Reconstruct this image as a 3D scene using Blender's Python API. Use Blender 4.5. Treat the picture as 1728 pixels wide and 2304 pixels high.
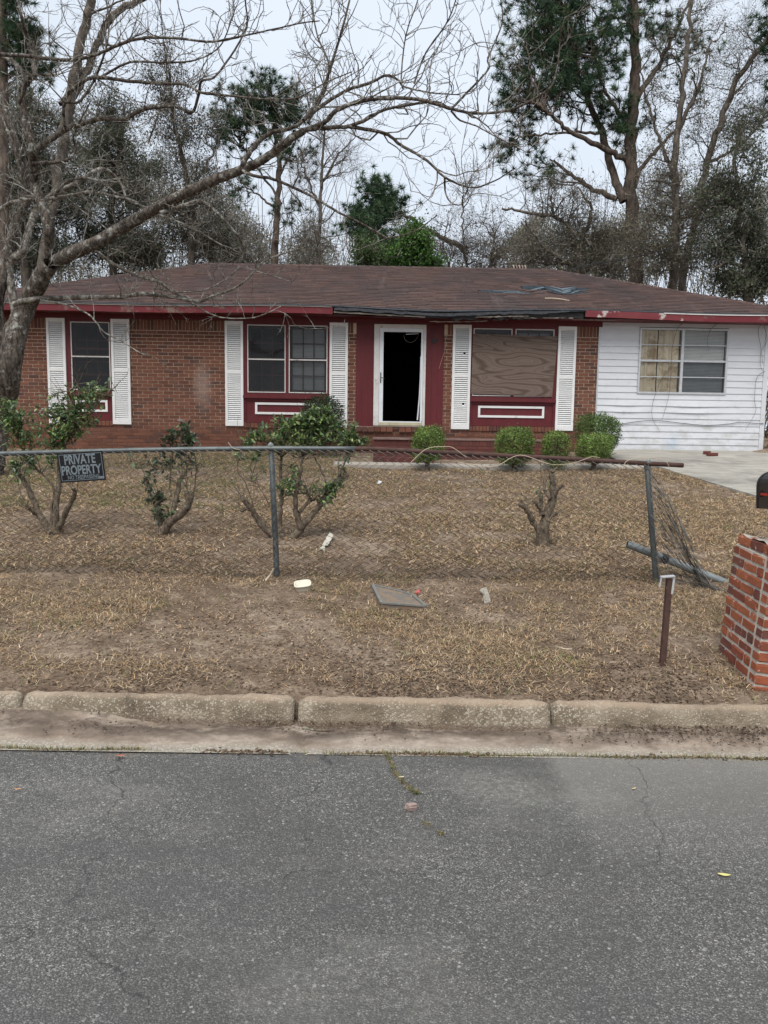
import bpy, bmesh, math, random
import numpy as np
from mathutils import Vector, Matrix

for o in list(bpy.data.objects):
    bpy.data.objects.remove(o)
SC = bpy.context.scene
COL = SC.collection
R_ = math.radians

# ------------------------------------------------------------------ camera
FPX, PITCH, ROLL, CZ = 1730.0, R_(6.5), 0.0145, 1.6
_Fw = np.array([0, math.cos(PITCH), -math.sin(PITCH)])
_U0 = np.array([0, math.sin(PITCH), math.cos(PITCH)])
_R0 = np.array([1.0, 0, 0])
_R = math.cos(ROLL) * _R0 + math.sin(ROLL) * _U0
_U = -math.sin(ROLL) * _R0 + math.cos(ROLL) * _U0
CAMP = np.array([0, 0, CZ])
cam = bpy.data.cameras.new('camera')
camo = bpy.data.objects.new('camera', cam)
COL.objects.link(camo)
cam.sensor_fit = 'VERTICAL'
cam.sensor_height = 36.0
cam.lens = 36.0 * FPX / 2304.0
cam.clip_start, cam.clip_end = 0.05, 2000
camo.matrix_world = Matrix([[_R[i], _U[i], -_Fw[i], CAMP[i]] for i in range(3)] + [[0, 0, 0, 1]])
SC.camera = camo
SC.render.resolution_x, SC.render.resolution_y = 768, 1024

# ------------------------------------------------------------------ world, sun, exposure
w = bpy.data.worlds.new('World')
SC.world = w
w.use_nodes = True
nt = w.node_tree
nt.nodes.clear()
sky = nt.nodes.new('ShaderNodeTexSky')
sky.sky_type = 'NISHITA'
sky.sun_disc = False
SUN_EL, SUN_AZ = R_(58), R_(198)
sky.sun_elevation = SUN_EL
sky.sun_rotation = SUN_AZ
sky.air_density, sky.dust_density, sky.ozone_density = 1.0, 6.0, 1.0
mixw = nt.nodes.new('ShaderNodeMix')
mixw.data_type = 'RGBA'
mixw.inputs[0].default_value = 0.93          # a closed cloud deck over the clear sky
mixw.inputs[7].default_value = (3.35, 3.68, 4.12, 1)
tc = nt.nodes.new('ShaderNodeTexCoord')
cn = nt.nodes.new('ShaderNodeTexNoise')
cn.inputs['Scale'].default_value = 1.6
cn.inputs['Detail'].default_value = 4
cm = nt.nodes.new('ShaderNodeMapRange')
cm.inputs[1].default_value, cm.inputs[2].default_value = 0.3, 0.7
cm.inputs[3].default_value, cm.inputs[4].default_value = 0.93, 1.08
cmul = nt.nodes.new('ShaderNodeVectorMath')
cmul.operation = 'SCALE'
bg = nt.nodes.new('ShaderNodeBackground')
bg.inputs[1].default_value = 0.1
out = nt.nodes.new('ShaderNodeOutputWorld')
L = nt.links.new
L(sky.outputs[0], mixw.inputs[6])
L(tc.outputs['Generated'], cn.inputs['Vector'])
L(cn.outputs[0], cm.inputs[0])
L(mixw.outputs[2], cmul.inputs[0])
L(cm.outputs[0], cmul.inputs['Scale'])
L(cmul.outputs[0], bg.inputs[0])
L(bg.outputs[0], out.inputs[0])
sun = bpy.data.lights.new('sun', 'SUN')
sun.energy = 1.5
sun.angle = R_(50)
sun.color = (1.0, 0.97, 0.92)
suno = bpy.data.objects.new('sun', sun)
COL.objects.link(suno)
# light comes from azimuth SUN_AZ (behind the camera, high)
sd = Vector((math.sin(SUN_AZ) * math.cos(SUN_EL), math.cos(SUN_AZ) * math.cos(SUN_EL), math.sin(SUN_EL)))
suno.rotation_euler = sd.to_track_quat('Z', 'Y').to_euler()
SC.view_settings.view_transform = 'Standard'
SC.view_settings.look = 'None'
SC.view_settings.exposure = 1.25
SC.view_settings.gamma = 1.0
SC.render.engine = 'CYCLES'

# ------------------------------------------------------------------ helpers
def ray(x, y):
    return _Fw + (x - 864) / FPX * _R + (1152 - y) / FPX * _U
def at(x, y, Y):
    d = ray(x, y)
    return CAMP + d * (Y / d[1])
YAW = R_(1.0)
HY, HZ = 16.1, 1.0
def hw(u, v, z):      # house local -> world
    return np.array([u * math.cos(YAW) - v * math.sin(YAW), HY + u * math.sin(YAW) + v * math.cos(YAW), z])
rs = np.random.RandomState(7)
rnd = random.Random(11)

_grid = rs.rand(64, 64)
def vnoise(x, y):
    x = np.asarray(x, float); y = np.asarray(y, float)
    xi = np.floor(x).astype(int); yi = np.floor(y).astype(int)
    fx = x - xi; fy = y - yi
    fx = fx * fx * (3 - 2 * fx); fy = fy * fy * (3 - 2 * fy)
    a = _grid[xi % 64, yi % 64]; b = _grid[(xi + 1) % 64, yi % 64]
    c = _grid[xi % 64, (yi + 1) % 64]; d = _grid[(xi + 1) % 64, (yi + 1) % 64]
    return (a * (1 - fx) + b * fx) * (1 - fy) + (c * (1 - fx) + d * fx) * fy
def gbase(x, y):
    b = np.interp(y, [3.9, 4.04, 4.2, 4.45, 6.45, 13.9, 15.9, 30], [.10, .108, .135, .16, .30, .88, 1.0, 1.1])
    return b + .12 * np.clip((x - 2) / 3, 0, 1) * np.clip((y - 12) / 3, 0, 1)
def ground(x, y):
    x = np.asarray(x, float); y = np.asarray(y, float)
    amp = np.clip((y - 4.15) / .6, 0.15, 1) * np.clip((60 - y) / 20, 0, 1)
    n = (vnoise(x * .9 + 5, y * .9) - .5) * .035 + (vnoise(x * 3.1, y * 3.1 + 9) - .5) * .022 + (vnoise(x * 9, y * 9) - .5) * .014
    m = .10 * np.exp(-(((x - 8.15) / .55) ** 2 + ((y - 15.85) / .35) ** 2))      # heap of soil by the siding corner
    return gbase(x, y) + n * amp + m
def gz(x, y):
    return float(ground(x, y))
def on_ground(px, py):
    d = ray(px, py); t = 3.0
    while t < 80:
        p = CAMP + t * d
        if p[2] < gbase(p[0], p[1]):
            return p
        t += .01
    return p

ORG = {}
def setp(o, label=None, cat=None, group=None, kind=None):
    if label: o['label'] = label
    if cat: o['category'] = cat
    if group: o['group'] = group
    if kind: o['kind'] = kind
    return o
def thing(name, label, cat, loc, group=None, rotz=0.0, org=None):
    o = bpy.data.objects.new(name, None)
    COL.objects.link(o)
    o.location = loc
    o.rotation_euler = (0, 0, rotz)
    o.empty_display_size = .2
    ORG[o.name] = np.array(loc if org is None else org, float)
    return setp(o, label, cat, group)
def mesh_np(name, V, F, mat, col=None, smooth=False, vcol=False):
    V = np.asarray(V, np.float32)
    if not isinstance(F, list) or np.ndim(F[0]) == 1: F = [np.asarray(F)]
    F = [np.asarray(f, np.int32) for f in F if len(f)]
    me = bpy.data.meshes.new(name)
    me.vertices.add(len(V))
    me.vertices.foreach_set('co', V.ravel())
    idx = np.concatenate([f.ravel() for f in F])
    ln = np.concatenate([np.full(len(f), f.shape[1], np.int32) for f in F])
    me.loops.add(len(idx))
    me.loops.foreach_set('vertex_index', idx)
    me.polygons.add(len(ln))
    st = np.concatenate([[0], np.cumsum(ln)[:-1]]).astype(np.int32)
    me.polygons.foreach_set('loop_start', st)
    me.polygons.foreach_set('loop_total', ln)
    me.polygons.foreach_set('use_smooth', np.full(len(ln), bool(smooth)))
    me.update(calc_edges=True)
    if col is not None:
        c = np.asarray(col, np.float32)
        c = c[idx] if vcol else np.repeat(c, ln, axis=0)
        if c.shape[1] == 3:
            c = np.concatenate([c, np.ones((len(c), 1), np.float32)], 1)
        a = me.color_attributes.new('Col', 'FLOAT_COLOR', 'CORNER')
        a.data.foreach_set('color', c.astype(np.float32).ravel())
    if mat: me.materials.append(mat)
    return me
def link(name, me, parent=None, loc=None, kind=None, rot=None):
    o = bpy.data.objects.new(name, me)
    COL.objects.link(o)
    if parent is not None:
        o.parent = parent
        org = ORG[parent.name]
    else:
        org = np.zeros(3)
    if loc is not None:
        o.location = np.array(loc) - org
        ORG[o.name] = np.array(loc, float)
    else:
        ORG[o.name] = org
    if rot is not None: o.rotation_euler = rot
    if kind: o['kind'] = kind
    return o
def obj(name, V, F, mat, parent=None, col=None, smooth=False, kind=None, vcol=False):
    org = ORG[parent.name] if parent is not None else np.zeros(3)
    return link(name, mesh_np(name, np.asarray(V) - org, F, mat, col, smooth, vcol), parent, None, kind)

BOXF = np.array([[0, 3, 2, 1], [4, 5, 6, 7], [0, 1, 5, 4], [1, 2, 6, 5], [2, 3, 7, 6], [3, 0, 4, 7]])
class MB:
    """collects shapes into one mesh"""
    def __init__(s):
        s.V = []; s.Q = []; s.T = []; s.qc = []; s.tc = []; s.n = 0
    def add(s, V, F, col=None):
        V = np.asarray(V, float); F = np.asarray(F)
        if F.shape[1] == 4: s.Q.append(F + s.n)
        else: s.T.append(F + s.n)
        c = np.tile(np.array(col if col is not None else (1, 1, 1), float), (len(F), 1)) if (col is None or np.ndim(col) == 1) else np.asarray(col)
        (s.qc if F.shape[1] == 4 else s.tc).append(c)
        s.V.append(V); s.n += len(V)
        return s
    def box(s, a, b, col=None, jit=0):
        (x0, y0, z0), (x1, y1, z1) = a, b
        V = np.array([[x0, y0, z0], [x1, y0, z0], [x1, y1, z0], [x0, y1, z0], [x0, y0, z1], [x1, y0, z1], [x1, y1, z1], [x0, y1, z1]], float)
        if jit: V += (rs.rand(8, 3) - .5) * jit
        return s.add(V, BOXF, col)
    def bar(s, p, q, wd, th, up=(0, 0, 1), col=None):
        p = np.array(p, float); q = np.array(q, float)
        d = q - p; d /= np.linalg.norm(d)
        sx = np.cross(d, up); sx /= np.linalg.norm(sx); u = np.cross(sx, d)
        V = [p + sx * a * wd / 2 + u * b * th / 2 for a, b in ((-1, -1), (1, -1), (1, 1), (-1, 1))] + [q + sx * a * wd / 2 + u * b * th / 2 for a, b in ((-1, -1), (1, -1), (1, 1), (-1, 1))]
        return s.add(V, BOXF, col)
    def tube(s, pts, rad, sides=8, col=None):
        P = np.asarray(pts, float)[None]; r = np.broadcast_to(np.asarray(rad, float), (len(pts),))[None]
        V, F = tube_batch(P, r, sides)
        return s.add(V, F, col)
    def build(s, name, mat, parent=None, smooth=False, kind=None, usecol=False):
        F = [np.concatenate(x) for x in (s.Q, s.T) if x]
        c = None
        if usecol:
            c = np.concatenate([np.concatenate(x) for x in (s.qc, s.tc) if x])
        return obj(name, np.concatenate(s.V), F, mat, parent, c, smooth, kind)
def nrm(a):
    return a / np.maximum(np.linalg.norm(a, axis=-1, keepdims=True), 1e-9)
def tube_batch(P, r, sides):
    m, n, _ = P.shape
    T = np.zeros_like(P)
    T[:, 1:-1] = P[:, 2:] - P[:, :-2]
    T[:, 0] = P[:, 1] - P[:, 0]; T[:, -1] = P[:, -1] - P[:, -2]
    T = nrm(T)
    av = nrm(P[:, -1] - P[:, 0])
    ref = np.zeros((m, 3))
    ref[np.arange(m), np.argmin(np.abs(av), axis=1)] = 1
    N = nrm(np.cross(T, ref[:, None, :]))
    B = np.cross(T, N)
    a = np.arange(sides) * 2 * math.pi / sides
    V = P[:, :, None, :] + r[:, :, None, None] * (np.cos(a)[None, None, :, None] * N[:, :, None, :] + np.sin(a)[None, None, :, None] * B[:, :, None, :])
    V = V.reshape(-1, 3)
    base = (np.arange(m) * n * sides)[:, None, None]
    i = (np.arange(n - 1) * sides)[None, :, None]
    k = np.arange(sides)[None, None, :]; k2 = (k + 1) % sides
    F = np.stack([base + i + k, base + i + k2, base + i + sides + k2, base + i + sides + k], -1).reshape(-1, 4)
    return V, F
class Tubes:
    def __init__(s): s.d = {}
    def add(s, pts, r0, r1, sides=5, cap=False):
        n = len(pts)
        r = np.linspace(r0, r1, n) if np.isscalar(r0) else np.asarray(r0)
        pts = np.asarray(pts, float)
        if cap:
            pts = np.concatenate([pts, pts[-1:] + (pts[-1:] - pts[-2:-1]) * .02])
            r = np.concatenate([r, [r[-1] * .05]]); n += 1
        s.d.setdefault((n, sides), []).append((pts, r))
    def build(s, name, mat, parent=None, kind=None):
        Vs, Fs, k = [], [], 0
        for (n, sd), it in s.d.items():
            V, F = tube_batch(np.stack([a for a, _ in it]), np.stack([b for _, b in it]), sd)
            Vs.append(V); Fs.append(F + k); k += len(V)
        return obj(name, np.concatenate(Vs), [np.concatenate(Fs)], mat, parent, None, True, kind)
def smooth_path(pts, n):
    """Catmull-Rom through pts, n samples"""
    P = np.asarray(pts, float)
    Q = np.concatenate([[2 * P[0] - P[1]], P, [2 * P[-1] - P[-2]]])
    t = np.linspace(0, len(P) - 1 - 1e-6, n); i = t.astype(int); f = (t - i)[:, None]
    a, b, c, d = Q[i], Q[i + 1], Q[i + 2], Q[i + 3]
    return .5 * (2 * b + (c - a) * f + (2 * a - 5 * b + 4 * c - d) * f ** 2 + (3 * b - a - 3 * c + d) * f ** 3)
def unit_rand(n, rg=rs):
    return nrm(rg.normal(size=(n, 3)))

# ------------------------------------------------------------------ materials
def new_mat(name):
    m = bpy.data.materials.new(name)
    m.use_nodes = True
    nt = m.node_tree
    return m, nt, nt.nodes['Principled BSDF'], nt.links.new
def node(nt, t, **kw):
    n = nt.nodes.new(t)
    for k, v in kw.items(): setattr(n, k, v)
    return n
def noise(nt, scale, detail=4, rough=.6, vec=None, dist=0.0):
    n = node(nt, 'ShaderNodeTexNoise')
    n.inputs['Scale'].default_value = scale; n.inputs['Detail'].default_value = detail
    n.inputs['Roughness'].default_value = rough; n.inputs['Distortion'].default_value = dist
    if vec is not None: nt.links.new(vec, n.inputs['Vector'])
    return n
def ramp(nt, fac, stops, interp='LINEAR'):
    r = node(nt, 'ShaderNodeValToRGB')
    r.color_ramp.interpolation = interp
    e = r.color_ramp.elements
    while len(e) < len(stops): e.new(0.5)
    for el, (p, c) in zip(e, stops):
        el.position = p
        el.color = (c, c, c, 1) if np.isscalar(c) else (*c, 1)
    nt.links.new(fac, r.inputs[0])
    return r
def mixc(nt, fac, a, b, mode='MIX'):
    m = node(nt, 'ShaderNodeMix', data_type='RGBA', blend_type=mode)
    for s, i in ((fac, 0), (a, 6), (b, 7)):
        if hasattr(s, 'is_linked'): nt.links.new(s, m.inputs[i])
        elif i == 0: m.inputs[0].default_value = s
        else: m.inputs[i].default_value = (*s, 1)
    return m.outputs[2]
def pos(nt, objc=False):
    return node(nt, 'ShaderNodeTexCoord').outputs['Object'] if objc else node(nt, 'ShaderNodeNewGeometry').outputs['Position']
def mapping(nt, vec, scale):
    m = node(nt, 'ShaderNodeMapping')
    m.inputs['Scale'].default_value = scale
    nt.links.new(vec, m.inputs[0])
    return m.outputs[0]
def bump(nt, h, bsdf, strength=.4, dist=.01):
    b = node(nt, 'ShaderNodeBump')
    b.inputs['Strength'].default_value = strength; b.inputs['Distance'].default_value = dist
    nt.links.new(h, b.inputs['Height']); nt.links.new(b.outputs[0], bsdf.inputs['Normal'])
def attr(nt, name='Col'):
    return node(nt, 'ShaderNodeAttribute', attribute_name=name).outputs['Color']

def mottled(name, c1, c2, scale=8, rough=.8, bs=.3, bd=.005, stretch=(1, 1, 1), spec=.3, dirt=None, dscale=2.0, dlo=.5, dhi=.7, metal=0.0):
    m, nt, b, L = new_mat(name)
    v = mapping(nt, pos(nt), stretch)
    n = noise(nt, scale, 5, .65, v)
    c = ramp(nt, n.outputs[0], [(.3, c1), (.7, c2)]).outputs[0]
    if dirt is not None:
        d = noise(nt, dscale, 6, .7, pos(nt))
        f = ramp(nt, d.outputs[0], [(dlo, 0.0), (dhi, 1.0)]).outputs[0]
        c = mixc(nt, f, c, dirt)
    L(c, b.inputs['Base Color'])
    b.inputs['Roughness'].default_value = rough
    b.inputs['Specular IOR Level'].default_value = spec
    b.inputs['Metallic'].default_value = metal
    if bs: bump(nt, n.outputs[0], b, bs, bd)
    return m
def brick_mat(name, src, stops, stain=(.05, .03, .025), fleck=None):
    m, nt, b, L = new_mat(name)
    if src == 'obj':
        f = node(nt, 'ShaderNodeObjectInfo').outputs['Random']
    else:
        f = node(nt, 'ShaderNodeAttribute', attribute_name='Col').outputs['Fac']
    c = ramp(nt, f, stops).outputs[0]
    p = pos(nt)
    n = noise(nt, 45, 5, .7, p)
    c = mixc(nt, ramp(nt, n.outputs[0], [(.35, .0), (.75, .55)]).outputs[0], c, stain)
    n2 = noise(nt, 1.3, 4, .6, p)
    c = mixc(nt, ramp(nt, n2.outputs[0], [(.55, 0.0), (.8, .35)]).outputs[0], c, stain)
    if name.startswith('house'):
        e = node(nt, 'ShaderNodeVectorMath', operation='DISTANCE')
        L(mapping(nt, p, (2.6, 0, 1)), e.inputs[0]); e.inputs[1].default_value = (-3.78 * 2.6, 0, 2.35)
        en = noise(nt, 7, 5, .7, p)
        ea = node(nt, 'ShaderNodeMath', operation='MULTIPLY_ADD'); L(en.outputs[0], ea.inputs[0]); ea.inputs[1].default_value = .5; L(e.outputs['Value'], ea.inputs[2])
        c = mixc(nt, ramp(nt, ea.outputs[0], [(.45, .45), (.85, 0.0)]).outputs[0], c, (.32, .25, .22))
    if fleck:
        n3 = noise(nt, 14, 6, .75, p)
        c = mixc(nt, ramp(nt, n3.outputs[0], [(.60, 0.0), (.66, .8)]).outputs[0], c, fleck)
    L(c, b.inputs['Base Color'])
    b.inputs['Roughness'].default_value = .85
    b.inputs['Specular IOR Level'].default_value = .2
    bump(nt, n.outputs[0], b, .35, .004)
    return m
def leaf_mat(name, rough=.45, trans=.25, spec=.4):
    m, nt, b, L = new_mat(name)
    c = attr(nt)
    L(c, b.inputs['Base Color'])
    b.inputs['Roughness'].default_value = rough
    b.inputs['Specular IOR Level'].default_value = spec
    if trans:
        t = node(nt, 'ShaderNodeBsdfTranslucent'); L(c, t.inputs[0])
        mx = node(nt, 'ShaderNodeMixShader'); mx.inputs[0].default_value = trans
        L(b.outputs[0], mx.inputs[1]); L(t.outputs[0], mx.inputs[2])
        L(mx.outputs[0], nt.nodes['Material Output'].inputs[0])
    return m
def plain(name, c, rough=.6, spec=.3, metal=0.0):
    m, nt, b, L = new_mat(name)
    b.inputs['Base Color'].default_value = (*c, 1)
    b.inputs['Roughness'].default_value = rough
    b.inputs['Specular IOR Level'].default_value = spec
    b.inputs['Metallic'].default_value = metal
    return m

WALLST = [(0, (.12, .050, .034)), (.35, (.175, .071, .046)), (.7, (.205, .085, .054)), (.9, (.135, .063, .048)), (1, (.09, .049, .041))]
M = {}
M['brick_o'] = brick_mat('house brick', 'obj', WALLST)
M['brick_a'] = brick_mat('house brick joined', 'attr', WALLST)
PORST = [(0, (.11, .038, .033)), (.5, (.16, .05, .042)), (1, (.10, .045, .04))]
M['porch_brick'] = brick_mat('painted porch brick', 'obj', PORST)
PILST = [(0, (.25, .068, .032)), (.3, (.36, .115, .050)), (.6, (.23, .060, .032)), (.85, (.15, .052, .038)), (1, (.09, .044, .038))]
M['pillar_brick'] = brick_mat('pillar brick', 'obj', PILST, stain=(.10, .05, .04), fleck=(.55, .45, .38))

def mortar():
    m, nt, b, L = new_mat('mortar')
    p = pos(nt); n = noise(nt, 30, 4, .6, p)
    c = ramp(nt, n.outputs[0], [(.3, (.44, .335, .245)), (.7, (.56, .44, .33))]).outputs[0]
    s = node(nt, 'ShaderNodeSeparateXYZ'); L(p, s.inputs[0])
    f = ramp(nt, node_map(nt, s.outputs[2], 1.35, 1.62), [(0, 1.0), (1, 0.0)]).outputs[0]
    c = mixc(nt, f, c, (.22, .125, .085))
    L(c, b.inputs['Base Color']); b.inputs['Roughness'].default_value = .95
    bump(nt, n.outputs[0], b, .4, .004)
    return m
def node_map(nt, v, a, b_):
    r = node(nt, 'ShaderNodeMapRange')
    r.inputs[1].default_value, r.inputs[2].default_value = a, b_
    nt.links.new(v, r.inputs[0])
    return r.outputs[0]
M['mortar'] = mortar()
M['pmortar'] = mottled('pillar mortar', (.33, .29, .25), (.52, .465, .40), 25, .95, .6, .006)
M['red'] = mottled('dark red paint', (.088, .013, .016), (.118, .018, .022), 6, .55, .25, .003, (1, 1, .25), dirt=(.10, .03, .03), dscale=3, dlo=.55, dhi=.8)
M['fascia'] = mottled('weathered red fascia paint', (.108, .014, .020), (.150, .022, .028), 5, .5, .25, .003, (.3, 1, 1), dirt=(.16, .11, .09), dscale=2.6, dlo=.56, dhi=.66)
M['fascia_peel'] = mottled('peeling red fascia paint', (.13, .02, .025), (.17, .035, .04), 5, .6, .25, .003, (.3, 1, 1), dirt=(.42, .37, .35), dscale=3.2, dlo=.56, dhi=.62)
M['white'] = mottled('white shutter paint', (.66, .66, .65), (.74, .74, .73), 5, .55, .1, .002, dirt=(.36, .35, .32), dscale=4, dlo=.60, dhi=.85)
M['trimw'] = mottled('white door paint', (.60, .63, .66), (.70, .72, .75), 5, .4, .1, .002, dirt=(.40, .38, .34), dscale=5, dlo=.62, dhi=.8)
M['casing'] = mottled('worn white casing', (.52, .50, .47), (.64, .62, .60), 6, .6, .1, .002, dirt=(.22, .17, .13), dscale=5, dlo=.58, dhi=.72)
M['alu'] = mottled('aluminium', (.42, .43, .44), (.55, .56, .57), 10, .45, .1, .002, metal=.3)
M['rotten'] = mottled('rotten wood', (.012, .012, .014), (.035, .032, .03), 14, .95, .6, .01, (.3, 1, 1))
M['bare_wood'] = mottled('weathered bare wood', (.16, .13, .11), (.30, .26, .22), 10, .9, .5, .006, (.2, 1, 1))
M['dark'] = plain('shade black', (.012, .012, .014), .95, .05)  # near-black colour stands in for the shade of unlit rooms and gaps
M['steel_black'] = plain('black metal', (.012, .012, .013), .45, .4)
M['kick'] = mottled('dull brass kick plate', (.38, .34, .22), (.5, .46, .32), 8, .45, .1, .002)

def siding():
    m, nt, b, L = new_mat('white siding')
    p = pos(nt)
    n = noise(nt, 5, 6, .7, mapping(nt, p, (.5, 1, 1.4)))
    c = ramp(nt, n.outputs[0], [(.3, (.54, .55, .575)), (.7, (.61, .62, .645))]).outputs[0]
    s = node(nt, 'ShaderNodeSeparateXYZ'); L(p, s.inputs[0])
    d = noise(nt, 3.2, 8, .75, mapping(nt, p, (1, 1, 1.8)))
    low = ramp(nt, node_map(nt, s.outputs[2], 1.1, 3.2), [(0, .20), (.35, .10), (1, .0)])
    add = node(nt, 'ShaderNodeMath', operation='ADD'); L(d.outputs[0], add.inputs[0]); L(low.outputs[0], add.inputs[1])
    c = mixc(nt, ramp(nt, add.outputs[0], [(.62, 0.0), (.85, .75)]).outputs[0], c, (.34, .33, .29))
    # faded blue paint smear near the bottom
    e = node(nt, 'ShaderNodeVectorMath', operation='DISTANCE')
    L(mapping(nt, p, (2.6, 0, 1.5)), e.inputs[0]); e.inputs[1].default_value = (6.02 * 2.6, 0, 1.25 * 1.5)
    n3 = noise(nt, 6, 5, .7, p)
    ad2 = node(nt, 'ShaderNodeMath', operation='MULTIPLY_ADD'); L(n3.outputs[0], ad2.inputs[0]); ad2.inputs[1].default_value = 1.1; L(e.outputs['Value'], ad2.inputs[2])
    c = mixc(nt, ramp(nt, ad2.outputs[0], [(.55, .55), (1.2, 0.0)]).outputs[0], c, (.36, .47, .58))
    L(c, b.inputs['Base Color']); b.inputs['Roughness'].default_value = .45
    bump(nt, n.outputs[0], b, .12, .01)
    return m
M['siding'] = siding()
def plywood():
    m, nt, b, L = new_mat('plywood')
    p = pos(nt)
    n0 = noise(nt, 1.25, 2, .45, mapping(nt, p, (.42, 1, 2.1)), .3)
    mul = node(nt, 'ShaderNodeMath', operation='MULTIPLY'); L(n0.outputs[0], mul.inputs[0]); mul.inputs[1].default_value = 9.5
    fr = node(nt, 'ShaderNodeMath', operation='PINGPONG'); L(mul.outputs[0], fr.inputs[0]); fr.inputs[1].default_value = .5
    n1 = noise(nt, 60, 3, .6, mapping(nt, p, (.15, 1, 1)))
    c = ramp(nt, fr.outputs[0], [(.0, (.070, .045, .034)), (.10, (.092, .060, .045)), (.20, (.145, .105, .083)), (.34, (.165, .122, .098)), (.40, (.115, .080, .062)), (.5, (.16, .118, .094))]).outputs[0]
    c = mixc(nt, ramp(nt, n1.outputs[0], [(.4, 0.0), (.7, .4)]).outputs[0], c, (.12, .09, .075))
    L(c, b.inputs['Base Color']); b.inputs['Roughness'].default_value = .85
    bump(nt, n1.outputs[0], b, .2, .002)
    return m
M['plywood'] = plywood()
def glass(name, tint, scr, f):
    m = bpy.data.materials.new(name); m.use_nodes = True; nt = m.node_tree; nt.nodes.clear(); L = nt.links.new
    t = node(nt, 'ShaderNodeBsdfTransparent'); t.inputs[0].default_value = (*tint, 1)
    d = node(nt, 'ShaderNodeBsdfDiffuse')
    nn = noise(nt, 4, 5, .7, pos(nt)); L(ramp(nt, nn.outputs[0], [(.3, scr * .6), (.75, scr * 1.3)]).outputs[0], d.inputs[0])
    mx = node(nt, 'ShaderNodeMixShader'); mx.inputs[0].default_value = f; L(t.outputs[0], mx.inputs[1]); L(d.outputs[0], mx.inputs[2])
    g = node(nt, 'ShaderNodeBsdfGlossy'); g.inputs['Roughness'].default_value = .06
    fr = node(nt, 'ShaderNodeFresnel'); fr.inputs[0].default_value = 1.35
    m2 = node(nt, 'ShaderNodeMixShader'); L(fr.outputs[0], m2.inputs[0]); L(mx.outputs[0], m2.inputs[1]); L(g.outputs[0], m2.inputs[2])
    o = node(nt, 'ShaderNodeOutputMaterial'); L(m2.outputs[0], o.inputs[0])
    return m
M['glass'] = glass('screened window glass', (.85, .87, .88), .040, .42)
M['glass2'] = glass('dusty window glass', (.97, .97, .95), .14, .12)
M['blind'] = mottled('blind slats', (.66, .68, .68), (.76, .77, .76), 6, .6, 0)
M['curtain'] = mottled('stained tan curtain', (.70, .60, .45), (.80, .71, .56), 4, .9, .1, .01, (1, 1, .4), dirt=(.38, .28, .17), dscale=3.0, dlo=.48, dhi=.62)

def shingle_mat(name, src, stops):
    m, nt, b, L = new_mat(name)
    if src == 'obj': f = node(nt, 'ShaderNodeObjectInfo').outputs['Random']
    else: f = node(nt, 'ShaderNodeAttribute', attribute_name='Col').outputs['Fac']
    c = ramp(nt, f, stops).outputs[0]
    p = pos(nt)
    n = noise(nt, .9, 5, .65, mapping(nt, p, (1, .7, .7)))
    c = mixc(nt, ramp(nt, n.outputs[0], [(.42, 0.0), (.68, .8)]).outputs[0], c, (.042, .036, .038))
    n2 = noise(nt, 220, 2, .5, p)
    c = mixc(nt, ramp(nt, n2.outputs[0], [(.45, 0.0), (.7, .35)]).outputs[0], c, (.16, .12, .11))
    n4 = noise(nt, 1.6, 5, .7, mapping(nt, p, (2.2, .25, .25)))
    c = mixc(nt, ramp(nt, n4.outputs[0], [(.60, 0.0), (.72, .30)]).outputs[0], c, (.17, .13, .12))
    L(c, b.inputs['Base Color']); b.inputs['Roughness'].default_value = .95; b.inputs['Specular IOR Level'].default_value = .12
    bump(nt, n2.outputs[0], b, .4, .004)
    return m
SHST = [(0, (.060, .038, .033)), (.5, (.080, .050, .043)), (.85, (.098, .060, .051)), (1, (.060, .043, .038))]
M['shingle_o'] = shingle_mat('brown shingle', 'obj', SHST)
M['shingle_a'] = shingle_mat('brown shingle joined', 'attr', SHST)
M['shingle_grey'] = mottled('bare grey shingle', (.065, .085, .10), (.12, .15, .175), 9, .9, .3, .004)
M['shingle_dark'] = mottled('dark starter shingle', (.022, .024, .028), (.05, .052, .058), 12, .95, .4, .004)

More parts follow.
